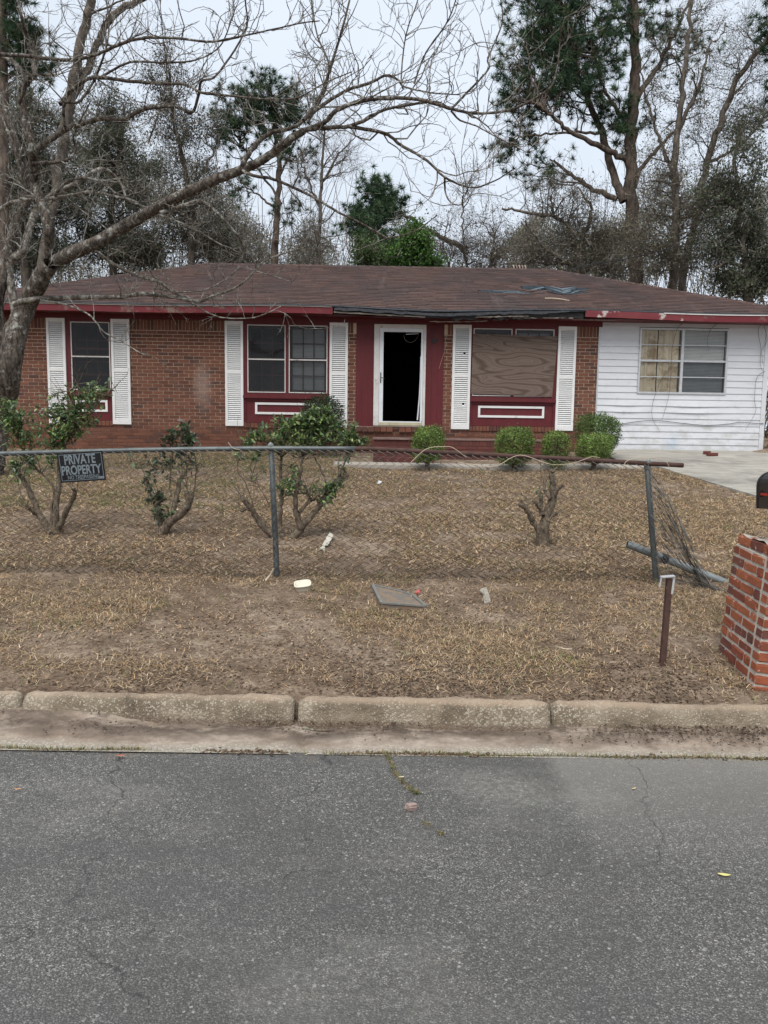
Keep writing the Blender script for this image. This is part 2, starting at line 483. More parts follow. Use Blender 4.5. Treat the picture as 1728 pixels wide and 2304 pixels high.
def asphalt():
    m, nt, b, L = new_mat('asphalt')
    p = pos(nt)
    v = node(nt, 'ShaderNodeTexVoronoi'); v.inputs['Scale'].default_value = 185; v.inputs['Randomness'].default_value = 1; L(p, v.inputs['Vector'])
    sp = node(nt, 'ShaderNodeSeparateColor'); L(v.outputs['Color'], sp.inputs[0])
    c = ramp(nt, sp.outputs[0], [(0, .082), (.45, .150), (.75, .225), (.92, .32), (1, .47)]).outputs[0]
    c = mixc(nt, ramp(nt, v.outputs['Distance'], [(.30, 0.0), (.75, 1.0)]).outputs[0], c, (.05, .05, .052))
    n = noise(nt, 1.1, 5, .62, p)
    c = mixc(nt, ramp(nt, n.outputs[0], [(.36, .6), (.60, 0.0)]).outputs[0], c, (.062, .062, .062))
    n2 = noise(nt, .55, 4, .6, mapping(nt, p, (1, 1.6, 1)))
    c = mixc(nt, ramp(nt, n2.outputs[0], [(.5, 0.0), (.66, .42)]).outputs[0], c, (.27, .268, .255))
    n5 = noise(nt, 38, 4, .7, p)
    c = mixc(nt, ramp(nt, n5.outputs[0], [(.42, .5), (.60, 0.0)]).outputs[0], c, (.05, .05, .053))
    sxy = node(nt, 'ShaderNodeSeparateXYZ'); L(p, sxy.inputs[0])
    # silt washed onto the road edge
    fy = node_map(nt, sxy.outputs[1], 3.15, 3.62)
    n3 = noise(nt, 7, 5, .7, p)
    mu = node(nt, 'ShaderNodeMath', operation='MULTIPLY'); L(fy, mu.inputs[0]); L(n3.outputs[0], mu.inputs[1])
    c = mixc(nt, ramp(nt, mu.outputs[0], [(.42, 0.0), (.75, .65)]).outputs[0], c, (.24, .20, .16))
    # hairline cracks
    dn = noise(nt, 3, 4, .6, p)
    vd = node(nt, 'ShaderNodeVectorMath', operation='MULTIPLY_ADD'); L(dn.outputs['Color'], vd.inputs[0]); vd.inputs[1].default_value = (.35, .35, 0); L(p, vd.inputs[2])
    cr = node(nt, 'ShaderNodeTexVoronoi', feature='DISTANCE_TO_EDGE'); cr.inputs['Scale'].default_value = .62; L(vd.outputs[0], cr.inputs['Vector'])
    cf0 = ramp(nt, cr.outputs['Distance'], [(.0, .7), (.0032, .0)]).outputs[0]
    cm_ = noise(nt, 1.9, 4, .6, p)
    cfm = node(nt, 'ShaderNodeMath', operation='MULTIPLY'); L(cf0, cfm.inputs[0]); L(ramp(nt, cm_.outputs[0], [(.42, 0.0), (.54, 1.0)]).outputs[0], cfm.inputs[1])
    cf = cfm.outputs[0]
    c = mixc(nt, 1.0, c, (1.10, 1.06, .98), 'MULTIPLY')
    v6 = node(nt, 'ShaderNodeTexVoronoi'); v6.inputs['Scale'].default_value = 58; L(p, v6.inputs['Vector'])
    s6 = node(nt, 'ShaderNodeSeparateColor'); L(v6.outputs['Color'], s6.inputs[0])
    big_ = node(nt, 'ShaderNodeMath', operation='MULTIPLY'); L(ramp(nt, s6.outputs[1], [(.88, 0.0), (.93, 1.0)]).outputs[0], big_.inputs[0]); L(ramp(nt, v6.outputs['Distance'], [(.22, .75), (.34, 0.0)]).outputs[0], big_.inputs[1])
    c = mixc(nt, big_.outputs[0], c, (.33, .32, .30))
    wn_ = noise(nt, .9, 5, .65, mapping(nt, p, (.35, 1.3, 1)))
    c = mixc(nt, ramp(nt, wn_.outputs[0], [(.38, .5), (.52, 0.0)]).outputs[0], c, (.07, .07, .07))
    pt_ = node(nt, 'ShaderNodeMath', operation='MULTIPLY'); L(ramp(nt, node_map(nt, sxy.outputs[0], .78, .86), [(0, 0.0), (1, 1.0)]).outputs[0], pt_.inputs[0]); L(ramp(nt, node_map(nt, sxy.outputs[1], 2.6, 3.5), [(0, 0.0), (1, .40)]).outputs[0], pt_.inputs[1])
    c = mixc(nt, pt_.outputs[0], c, (.27, .255, .225))
    c = mixc(nt, cf, c, (.02, .02, .021))
    L(c, b.inputs['Base Color']); b.inputs['Roughness'].default_value = .85; b.inputs['Specular IOR Level'].default_value = .3
    sb = node(nt, 'ShaderNodeMath', operation='SUBTRACT'); L(v.outputs['Distance'], sb.inputs[0]); L(n5.outputs[0], sb.inputs[1])
    bump(nt, sb.outputs[0], b, -0.9, .004)
    b.inputs['Normal'].links[0].from_node.invert = True
    b.inputs['Normal'].links[0].from_node.inputs['Strength'].default_value = .9
    return m
M['asphalt'] = asphalt()
def kerb_mat():
    m, nt, b, L = new_mat('old pebbled concrete')
    p = pos(nt)
    n = noise(nt, 3.5, 6, .7, p)
    c = ramp(nt, n.outputs[0], [(.34, (.085, .065, .043)), (.5, (.175, .138, .096)), (.68, (.29, .24, .18))]).outputs[0]
    dk = noise(nt, 45, 3, .6, p); dv = node(nt, 'ShaderNodeVectorMath', operation='MULTIPLY_ADD'); L(dk.outputs['Color'], dv.inputs[0]); dv.inputs[1].default_value = (.022, .022, .022); L(p, dv.inputs[2])
    v = node(nt, 'ShaderNodeTexVoronoi'); v.inputs['Scale'].default_value = 92; L(dv.outputs[0], v.inputs['Vector'])
    sp = node(nt, 'ShaderNodeSeparateColor'); L(v.outputs['Color'], sp.inputs[0])
    n2 = noise(nt, 2.2, 4, .6, p)
    th = node(nt, 'ShaderNodeMath', operation='MULTIPLY'); L(sp.outputs[0], th.inputs[0]); L(ramp(nt, n2.outputs[0], [(.35, .45), (.6, 1.0)]).outputs[0], th.inputs[1])
    rad = node(nt, 'ShaderNodeMath', operation='MULTIPLY_ADD'); L(th.outputs[0], rad.inputs[0]); rad.inputs[1].default_value = .95; rad.inputs[2].default_value = -.02
    ls = node(nt, 'ShaderNodeMath', operation='SUBTRACT'); L(rad.outputs[0], ls.inputs[0]); L(v.outputs['Distance'], ls.inputs[1])
    pf = ramp(nt, ls.outputs[0], [(.0, 0.0), (.16, .75)]).outputs[0]
    c = mixc(nt, pf, c, (.37, .33, .265))
    sx = node(nt, 'ShaderNodeSeparateXYZ'); L(p, sx.inputs[0])
    g = node(nt, 'ShaderNodeNewGeometry')
    sn = node(nt, 'ShaderNodeSeparateXYZ'); L(g.outputs['Normal'], sn.inputs[0])
    n3 = noise(nt, 9, 5, .7, p)
    zz = node(nt, 'ShaderNodeMath', operation='MULTIPLY_ADD'); L(n3.outputs[0], zz.inputs[0]); zz.inputs[1].default_value = .05; L(sx.outputs[2], zz.inputs[2])
    c = mixc(nt, ramp(nt, node_map(nt, zz.outputs[0], .125, .160), [(.2, 0.0), (.8, .6)]).outputs[0], c, (.33, .245, .175))
    c = mixc(nt, ramp(nt, node_map(nt, zz.outputs[0], .03, .06), [(.0, .7), (1, 0.0)]).outputs[0], c, (.12, .085, .06))
    L(c, b.inputs['Base Color']); b.inputs['Roughness'].default_value = .95
    bump(nt, ls.outputs[0], b, .5, .01)
    return m
M['kerb'] = kerb_mat()
def gutter_mat():
    m, nt, b, L = new_mat('silted concrete gutter')
    p = pos(nt)
    n = noise(nt, 2.6, 6, .7, mapping(nt, p, (.8, 1.6, 1)))
    n2 = noise(nt, 28, 5, .7, p)
    c = ramp(nt, n.outputs[0], [(.34, (.13, .098, .072)), (.47, (.225, .175, .135)), (.62, (.34, .285, .23))]).outputs[0]
    c = mixc(nt, ramp(nt, n2.outputs[0], [(.45, 0.0), (.7, .5)]).outputs[0], c, (.14, .105, .08))
    v = node(nt, 'ShaderNodeTexVoronoi'); v.inputs['Scale'].default_value = 60; L(p, v.inputs['Vector'])
    s = node(nt, 'ShaderNodeSeparateXYZ'); L(p, s.inputs[0])
    n3 = noise(nt, 1.8, 5, .7, p)
    ad = node(nt, 'ShaderNodeMath', operation='MULTIPLY_ADD'); L(n3.outputs[0], ad.inputs[0]); ad.inputs[1].default_value = .28; L(s.outputs[1], ad.inputs[2])
    lip = ramp(nt, node_map(nt, ad.outputs[0], 3.80, 3.90), [(0, 1.0), (1, 0.0)]).outputs[0]
    conc = mixc(nt, ramp(nt, v.outputs['Distance'], [(.25, 1.0), (.45, 0.0)]).outputs[0], (.26, .23, .185), (.44, .40, .335))
    drk = noise(nt, 4.2, 6, .75, mapping(nt, p, (.8, 1.4, 1)))
    ky = node_map(nt, ad.outputs[0], 3.86, 4.02)
    dm = node(nt, 'ShaderNodeMath', operation='MULTIPLY'); L(ky, dm.inputs[0]); L(ramp(nt, drk.outputs[0], [(.40, 0.0), (.56, 1.0)]).outputs[0], dm.inputs[1])
    c = mixc(nt, dm.outputs[0], c, (.085, .062, .046))
    c = mixc(nt, lip, c, conc)
    L(c, b.inputs['Base Color']); b.inputs['Roughness'].default_value = .97
    bump(nt, n2.outputs[0], b, .7, .012)
    return m
M['gutter'] = gutter_mat()
def soil_mat():
    m, nt, b, L = new_mat('sandy soil')
    p = pos(nt)
    n = noise(nt, 1.3, 6, .7, p)
    c = ramp(nt, n.outputs[0], [(.33, (.16, .112, .077)), (.5, (.24, .178, .128)), (.68, (.36, .285, .215))]).outputs[0]
    n2 = noise(nt, 40, 5, .75, p)
    c = mixc(nt, ramp(nt, n2.outputs[0], [(.40, .7), (.58, 0.0)]).outputs[0], c, (.095, .065, .045))
    n6 = noise(nt, 6, 5, .7, p)
    c = mixc(nt, ramp(nt, n6.outputs[0], [(.40, .75), (.52, 0.0)]).outputs[0], c, (.105, .074, .052))
    c = mixc(nt, ramp(nt, n6.outputs[0], [(.58, 0.0), (.70, .7)]).outputs[0], c, (.40, .32, .245))
    n3 = noise(nt, 90, 3, .6, p)
    c = mixc(nt, ramp(nt, n3.outputs[0], [(.58, 0.0), (.75, .6)]).outputs[0], c, (.45, .37, .28))
    L(c, b.inputs['Base Color']); b.inputs['Roughness'].default_value = 1.0; b.inputs['Specular IOR Level'].default_value = .1
    bump(nt, n2.outputs[0], b, 1.0, .02)
    return m
M['soil'] = soil_mat()
M['conc'] = mottled('driveway concrete', (.23, .215, .185), (.36, .34, .30), 2.2, .92, .3, .006, (1, 3.2, 1), dirt=(.16, .15, .135), dscale=1.1, dlo=.48, dhi=.68)
M['walk'] = mottled('walkway concrete', (.29, .26, .22), (.37, .335, .29), 5, .92, .3, .006, dirt=(.25, .2, .15), dscale=2, dlo=.55, dhi=.7)
def bark(name, c1, c2, lich, lamt, s=14, bd=.02):
    m, nt, b, L = new_mat(name)
    p = pos(nt)
    mp = mapping(nt, p, (1, 1, .30))
    v = node(nt, 'ShaderNodeTexVoronoi'); v.inputs['Scale'].default_value = s * 2.0
    dn = noise(nt, s, 3, .6, p)
    vm = node(nt, 'ShaderNodeVectorMath', operation='MULTIPLY_ADD'); L(dn.outputs['Color'], vm.inputs[0]); vm.inputs[1].default_value = (.06, .06, .06); L(mp, vm.inputs[2])
    L(vm.outputs[0], v.inputs['Vector'])
    n = noise(nt, s * 2, 6, .75, mp)
    mx = node(nt, 'ShaderNodeMath', operation='SUBTRACT'); L(n.outputs[0], mx.inputs[0])
    ml = node(nt, 'ShaderNodeMath', operation='MULTIPLY'); L(v.outputs['Distance'], ml.inputs[0]); ml.inputs[1].default_value = .5; L(ml.outputs[0], mx.inputs[1])
    c = ramp(nt, mx.outputs[0], [(.05, c1), (.5, c2)]).outputs[0]
    l = noise(nt, 9, 6, .75, p)
    c = mixc(nt, ramp(nt, l.outputs[0], [(lamt, 0.0), (lamt + .1, .8)]).outputs[0], c, lich)
    L(c, b.inputs['Base Color']); b.inputs['Roughness'].default_value = .95; b.inputs['Specular IOR Level'].default_value = .15
    bump(nt, mx.outputs[0], b, .9, bd)
    return m
M['bark'] = bark('lichened grey bark', (.030, .024, .020), (.155, .13, .108), (.37, .37, .33), .54)
M['twig'] = bark('pale twig bark', (.07, .058, .047), (.20, .175, .148), (.38, .375, .34), .48)
M['bark_far'] = bark('grey brown bark', (.06, .05, .042), (.17, .145, .12), (.25, .235, .205), .58, 5)
M['bark_pine'] = bark('pine bark', (.055, .043, .036), (.16, .125, .10), (.20, .17, .145), .60, 5)
M['twig_far'] = mottled('grey twigs', (.10, .085, .07), (.19, .165, .14), 2, .95, 0)
M['shrub_bark'] = bark('shrub bark', (.055, .042, .030), (.19, .15, .11), (.33, .33, .27), .58, 22, .008)
M['leaf'] = leaf_mat('glossy leaf', .32, .22, .5)
M['leaf_far'] = leaf_mat('distant leaf', .6, .25, .3)
M['needle'] = leaf_mat('pine needle', .5, .15, .3)
M['straw'] = leaf_mat('dead grass', .8, .2, .15)
M['galv'] = mottled('galvanised steel', (.065, .073, .073), (.135, .148, .146), 12, .5, .15, .002, metal=.45, dirt=(.10, .06, .045), dscale=4, dlo=.62, dhi=.75)
M['galv_light'] = mottled('pale galvanised steel', (.15, .17, .17), (.25, .27, .27), 10, .5, .1, .002, metal=.35, dirt=(.15, .15, .13), dscale=8, dlo=.55, dhi=.7)
M['rust'] = mottled('rusted steel', (.040, .022, .018), (.085, .045, .036), 16, .8, .4, .003)
M['rust_rail'] = mottled('rust-topped rail', (.10, .06, .05), (.20, .14, .12), 14, .7, .3, .003)
def wire_mat():
    m, nt, b, L = new_mat('fence wire')
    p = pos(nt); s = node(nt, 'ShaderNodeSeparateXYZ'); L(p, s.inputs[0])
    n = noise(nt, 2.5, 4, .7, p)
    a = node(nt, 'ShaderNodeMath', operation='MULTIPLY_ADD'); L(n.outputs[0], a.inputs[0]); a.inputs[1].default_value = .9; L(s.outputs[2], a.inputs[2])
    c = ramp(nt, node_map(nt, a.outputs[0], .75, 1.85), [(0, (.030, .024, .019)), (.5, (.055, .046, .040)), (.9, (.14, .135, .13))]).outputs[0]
    L(c, b.inputs['Base Color']); b.inputs['Roughness'].default_value = .6
    return m
M['wire'] = wire_mat()
M['wire_pale'] = mottled('pale galvanised wire', (.07, .062, .054), (.20, .195, .185), 14, .6, 0)
M['dry'] = mottled('dry pale stem', (.36, .29, .21), (.5, .42, .32), 9, .9, .2, .002)

# ------------------------------------------------------------------ ground, road, kerb, gutter
def axis(segs):
    a = []
    for lo, hi, n in segs: a += list(np.linspace(lo, hi, n, endpoint=False))
    return np.array(a + [segs[-1][1]])
def sheet(name, X, Y, zf, mat, smooth=True):
    gx, gy = np.meshgrid(X, Y)
    V = np.stack([gx, gy, zf(gx, gy)], -1).reshape(-1, 3)
    nx, ny = len(X), len(Y)
    i = (np.arange(ny - 1)[:, None] * nx + np.arange(nx - 1)[None]).ravel()
    F = np.stack([i, i + 1, i + nx + 1, i + nx], 1)
    return setp(obj(name, V, F, mat, None, None, smooth), kind='structure')
KY = lambda x: 4.01 - .015 * np.clip(x, -30, 30)
X = axis([(-300, -30, 6), (-30, -8, 22), (-8, 8, 220), (8, 30, 22), (30, 300, 6)])
Y = axis([(0, .002, 1), (.002, 3.2, 60), (3.2, 12, 130), (12, 30, 30), (30, 500, 12)])     # offset behind the kerb
gx, gy = np.meshgrid(X, Y)
gy2 = gy + KY(gx) + .040
gzz = ground(gx, gy2); gzz[0] = -.1
V = np.stack([gx, gy2, gzz], -1).reshape(-1, 3)
i = (np.arange(len(Y) - 1)[:, None] * len(X) + np.arange(len(X) - 1)[None]).ravel()
lawn = setp(obj('lawn', V, np.stack([i, i + 1, i + len(X) + 1, i + len(X)], 1), M['soil'], None, None, True), kind='structure')
sheet('road', axis([(-300, -10, 4), (-10, 10, 80), (10, 300, 4)]), axis([(-3.5, 0, 4), (0, 3.6, 60)]), lambda x, y: (vnoise(x * .8, y * .8) - .5) * .012 + (vnoise(x * 14, y * 14) - .5) * .004 * np.clip((y - 3.3) / .3, 0, 1), M['asphalt'])
sheet('far_verge', axis([(-300, 300, 6)]), axis([(-300, -3.48, 8)]), lambda x, y: 0 * x - .004, M['soil'])
gut = sheet('gutter', axis([(-300, -5, 10), (-5, 5, 200), (5, 300, 10)]), axis([(3.57, 4.2, 26)]), lambda x, y: .006 - .02 * np.clip((y - 3.58) / .1, 0, 1) + .06 * np.clip((y - 3.74) / .22, 0, 1) * np.clip(vnoise(x * 1.9, y * 3) * 1.5 - .35, 0, 1) + (vnoise(x * 11, y * 11) - .5) * .014 * np.clip((y - 3.66) / .1, 0, 1) - .02 * np.exp(-((x + .41 - (y - 3.6) * .1) / .02) ** 2), M['gutter'])
kerb = setp(bpy.data.objects.new('kerb', None), kind='structure'); COL.objects.link(kerb); kerb.location = (0, 4.0, 0); ORG['kerb'] = np.array((0, 4.0, 0.))
prof = np.array([(-.055, -.03), (-.046, .015), (-.038, .05), (-.030, .082), (-.020, .106), (-.004, .122), (.016, .128), (.035, .127), (.05, .118), (.052, -.03)])
for k, (x0, x1, dz, dy) in enumerate([(-9, -4.3, 0, 0), (-4.29, -1.955, .0, 0), (-1.945, -.47, .0, 0), (-.445, .905, .004, -.012), (.917, 2.9, -.004, .004), (2.91, 5.0, 0, 0), (5.01, 9, 0, 0)]):
    n = max(8, int((x1 - x0) / .022))
    xs = np.linspace(x0, x1, n)
    edge = np.minimum(xs - x0, x1 - xs)
    rd = np.clip(1 - edge / .05, 0, 1) ** 2
    Vk = []
    for j, (py, pz) in enumerate(prof):
        nz = (vnoise(xs * 18 + j * 3.1, xs * 0 + j * 2.7) - .5) * .012 + (vnoise(xs * 45 + j, xs * 0 + j * 1.3) - .5) * .008 + (vnoise(xs * 3, xs * 0 + k) - .5) * .012
        zz = pz + dz + nz * (pz > .02) - rd * .025 * max(pz, 0) / .128
        yy = KY(xs) + py - .01 + dy + (vnoise(xs * 16, xs * 0 + j * 5.3) - .5) * .010 * (j < 9) + rd * .02 * (j < 6)
        Vk.append(np.stack([xs, yy, zz], 1))
    Vk = np.stack(Vk, 1).reshape(-1, 3); m_ = len(prof)
    i = (np.arange(n - 1)[:, None] * m_ + np.arange(m_ - 1)[None]).ravel()
    Fq = np.stack([i, i + m_, i + m_ + 1, i + 1], 1)
    caps = [list(range(m_)), list(range((n - 1) * m_, n * m_))[::-1]]
    obj('kerb_stone', Vk, [Fq, np.array([caps[0]]), np.array([caps[1]])], M['kerb'], kerb, None, True)

def strip(name, poly, mat, dz, n=30, th=.06):
    """flat slab with an outline that follows the ground"""
    P = np.array(poly, float)
    cx = P.mean(0)
    m = len(P)
    ring = []
    for f in (1, .75, .5, .25):
        q = cx + (P - cx) * f
        ring.append(np.stack([q[:, 0], q[:, 1], gbase(q[:, 0], q[:, 1]) + dz], 1))
    low = ring[0].copy(); low[:, 2] -= th
    V = np.concatenate([low] + ring + [[[cx[0], cx[1], float(gbase(cx[0], cx[1])) + dz]]])
    F = []
    for r in range(4):
        a = np.arange(m) + r * m; b = (np.arange(m) + 1) % m + r * m
        F.append(np.stack([a, b, b + m, a + m], 1))
    T = np.stack([np.arange(m) + 4 * m, (np.arange(m) + 1) % m + 4 * m, np.full(m, 5 * m)], 1)
    return setp(obj(name, V, [np.concatenate(F), T], mat), kind='structure')
def densify(pts, n=14):
    o = []
    for a, b in zip(pts, pts[1:] + pts[:1]):
        for t in np.linspace(0, 1, n, endpoint=False): o.append((a[0] + (b[0] - a[0]) * t, a[1] + (b[1] - a[1]) * t))
    return o
# driveway in three poured slabs with joints
dl = [(4.3, 16.12), (4.32, 14.2), (4.82, 13.5), (4.9, 12.9), (5.13, 12.05), (5.3, 10.5), (5.2, 9.0), (5.0, 7.0), (4.6, 4.5)]
def slab(y0, y1):
    ys = np.linspace(y0, y1, 8)
    xl = np.interp(-ys, [-p[1] for p in dl], [p[0] for p in dl])
    return densify([(float(x), float(y)) for x, y in zip(xl, ys)] + [(10.5, y1), (10.5, y0)], 6)
for y0, y1 in ((16.1, 13.92), (13.9, 11.62), (11.6, 9.02), (9.0, 6.8), (6.78, 4.2)):
    strip('driveway', slab(y0, y1), M['conc'], .035)
strip('walkway', densify([(-.9, 13.45), (4.6, 13.3), (4.7, 13.75), (-.9, 13.85)], 16), M['walk'], .05)
strip('planting_bed', densify([(-.9, 13.88), (4.28, 13.79), (4.25, 16.05), (-.9, 16.0)], 10), M['soil'], .012, th=.02)

# ------------------------------------------------------------------ house
house = thing('brick_house', 'single-storey brick house with brown hip roof, red trim and white shutters', 'house', (0, HY, HZ), None, YAW, org=(0, 0, HZ))
BR_T = 3.47          # bottom of the soldier course
TOP = 3.72
EV, EZ = -.55, 3.88
OPEN = [(-6.545, -5.62, 1.505, TOP), (-2.94, -1.16, 1.505, TOP), (-.62, 1.19, 1.56, TOP), (1.742, 3.537, 1.505, TOP)]
UL, UR = -8.4, 4.40
# wall backing (mortar) with its openings
mb = MB()
edges = [UL] + [e for o in OPEN for e in o[:2]] + [UR]
for k in range(0, len(edges), 2): mb.box((edges[k], .008, .8), (edges[k + 1], .16, TOP))
for a, b, z0, z1 in OPEN: mb.box((a, .008, .8), (b, .16, z0))
wall = mb.build('brick_wall', M['mortar'], house)
# bricks
BL, BH, CO = .212, .0715, .0125
slots = []
z = .87; row = 0
while z + BH < BR_T + .02:
    u = UL - (row % 2) * BL / 2 + ((row * 37) % 5 - 2) * .004
    while u < UR:
        a, b = max(u + CO / 2, UL), min(u + BL - CO / 2, UR)
        segs = [(a, b)]
        for oa, ob, z0, z1 in OPEN:
            if z + BH - CO > z0 + .004 and z < z1:
                ns = []
                for s0, s1 in segs:
                    if s1 <= oa or s0 >= ob: ns.append((s0, s1)); continue
                    if s0 < oa - .025: ns.append((s0, oa))
                    if s1 > ob + .025: ns.append((ob, s1))
                segs = ns
        for s0, s1 in segs:
            if s1 - s0 > .025: slots.append((s0, s1, z, z + BH - CO))
        u += BL
    z += BH; row += 1
zs = z
u = UL
while u < UR - .03:                       # soldier course under the frieze
    a, b = u + CO / 2, min(u + BH - CO / 2, UR)
    if not any(b > oa and a < ob for oa, ob, _, _ in OPEN): slots.append((a, b, zs + .002, 3.70))
    u += BH
def big(s):
    c = (s[0] + s[1]) / 2
    return (s[1] - s[0] > .19 and -5.3 < c < -3.25 and s[2] > 1.2 and s[3] - s[2] < .1)
ind = [s for s in slots if big(s)]; rnd.shuffle(ind); ind = set(ind[:300])
pm = MB(); 
for s in slots:
    if s in ind: continue
    j = (rs.rand() - .5) * .005
    pm.box((s[0], j - .001, s[2]), (s[1], .03, s[3]), col=(rs.rand(),) * 3)
pm.build('brickwork', M['brick_a'], wall, kind='stuff', usecol=True)
bme = {}
for s in sorted(ind):
    key = round(s[1] - s[0], 3)
    if key not in bme:
        l, h = key / 2, (BH - CO) / 2
        bme[key] = MB().box((-l, -.016, -h), (l, .016, h)); v = np.concatenate(bme[key].V)
        bme[key] = mesh_np('brick', v, BOXF, M['brick_o'])
    link('brick', bme[key], wall, ((s[0] + s[1]) / 2, .015 + (rs.rand() - .5) * .005, (s[2] + s[3]) / 2))
# other walls, floor, ceiling
mb = MB()
mb.box((UL, 7.8, .8), (7.9, 7.95, TOP)); mb.box((UL, .17, .8), (UL + .15, 7.79, TOP)); mb.box((7.75, .17, .8), (7.9, 7.79, TOP))
mb.build('outer_wall', M['mortar'], house)
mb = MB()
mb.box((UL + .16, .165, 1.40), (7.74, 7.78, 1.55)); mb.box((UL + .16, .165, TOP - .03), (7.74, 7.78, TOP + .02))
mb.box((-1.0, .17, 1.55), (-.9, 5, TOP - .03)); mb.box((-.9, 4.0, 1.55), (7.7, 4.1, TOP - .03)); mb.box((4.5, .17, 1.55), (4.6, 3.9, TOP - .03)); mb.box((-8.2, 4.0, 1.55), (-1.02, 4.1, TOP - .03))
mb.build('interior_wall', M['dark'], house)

# windows ---------------------------------------------------------------
def frame(mb, u0, u1, z0, z1, wd, v0, v1):
    mb.box((u0, v0, z0), (u0 + wd, v1, z1)); mb.box((u1 - wd, v0, z0), (u1, v1, z1))
    mb.box((u0 + wd, v0 + .0007, z0), (u1 - wd, v1, z0 + wd)); mb.box((u0 + wd, v0 + .0007, z1 - wd), (u1 - wd, v1, z1))
def house_window(u0, u1, lights, mould, blind=(), muntin=True, sash_up=0.0):
    ft, sb = 3.59, 2.215
    mb = MB()
    es = [u0] + [e for l in lights for e in l] + [u1]
    for k in range(0, len(es), 2): mb.box((es[k], -.012, 2.125), (es[k + 1], .14, TOP))
    for a, b in lights: mb.box((a, -.011, ft), (b, .14, TOP)); mb.box((a, -.011, 2.125), (b, .14, sb))
    wn = mb.build('window', M['red'], house)
    s = MB(); s.box((u0, -.05, 2.10), (u1, .14, 2.16)); s.build('sill', M['red'], wn)
    s = MB(); s.box((u0, -.008, 1.60), (u0 + .05, .12, 2.098)); s.box((u1 - .05, -.008, 1.60), (u1, .12, 2.098)); s.box((u0 + .05, .018, 1.60), (u1 - .05, .12, 2.098)); s.box((u0 + .05, -.006, 2.05), (u1 - .05, .1, 2.098)); s.box((u0 + .05, -.004, 1.60), (u1 - .05, .1, 1.625))
    s.build('panel', M['red'], wn)
    s = MB(); frame(s, mould[0], mould[1], 1.775, 2.015, .045, -.004, .03); s.build('moulding', M['white'], wn)
    for li, (a, b) in enumerate(lights):
        mid = (ft + sb) / 2 - .01
        s = MB(); frame(s, a + .002, b - .002, sb + .002, ft - .002, .018, -.022, .01); s.box((a + .02, -.021, mid - .012), (b - .02, .01, mid + .012)); s.build('storm_frame', M['casing'], wn)
        for z0, z1 in ((sb + .02, mid - .012), (mid + .012, ft - .02)):
            obj('pane', [[a + .02, -.004, z0], [b - .02, -.004, z0], [b - .02, -.004, z1], [a + .02, -.004, z1]], [[0, 1, 2, 3]], M['glass'], wn)
        if muntin:
            for si, (z0, z1) in enumerate(((sb + .02 + sash_up, mid + .02 + sash_up * .6), (mid + .0, ft - .02))):
                s = MB(); v = .07 + .02 * si
                frame(s, a + .02, b - .02, z0, z1, .045, v, v + .03)
                for q in (1, 2):
                    uu = a + .065 + (b - a - .13) * q / 3; s.box((uu - .009, v + .002, z0 + .045), (uu + .009, v + .025, z1 - .045))
                zz = (z0 + z1) / 2; s.box((a + .065, v + .004, zz - .009), (b - .065, v + .022, zz + .009))
                s.build('sash', M['red'], wn)
        if li in blind:
            s = MB()
            zz = sb + .06
            while zz < ft - .06:
                s.add([[a + .03, .125, zz], [b - .03, .125, zz], [b - .03, .137, zz + .024], [a + .03, .137, zz + .024]], [[0, 1, 2, 3]])
                zz += .026
            s.build('blind', M['blind'], wn)
    # rowlock brick sill
    n = int((u1 - u0) / BH); pw = (u1 - u0) / n
    rme = mesh_np('sill_brick', MB().box((-pw / 2 + .004, -.05, -.05), (pw / 2 - .004, .05, .05)).V[0], BOXF, M['brick_o'])
    for k in range(n): link('sill_brick', rme, wn, (u0 + (k + .5) * pw, .022, 1.545 + (rs.rand() - .5) * .004))
    return wn
house_window(-6.545, -5.62, [(-6.445, -5.648)], (-6.40, -5.735), sash_up=.28)
house_window(-2.94, -1.16, [(-2.852, -2.067), (-2.004, -1.208)], (-2.70, -1.40), blind=(1,))
w3 = house_window(1.742, 3.537, [(1.787, 2.588), (2.65, 3.455)], (1.927, 3.308), blind=(1,))
# plywood sheet nailed over the window
P4 = [(1.765, 2.258), (3.452, 2.225), (3.525, 3.448), (1.775, 3.473)]
V = [[u, -.042, z] for u, z in P4] + [[u, -.028, z] for u, z in P4]
pw = obj('plywood_sheet', V, BOXF, M['plywood'], house)
pw['label'] = 'weathered plywood sheet nailed over the window'
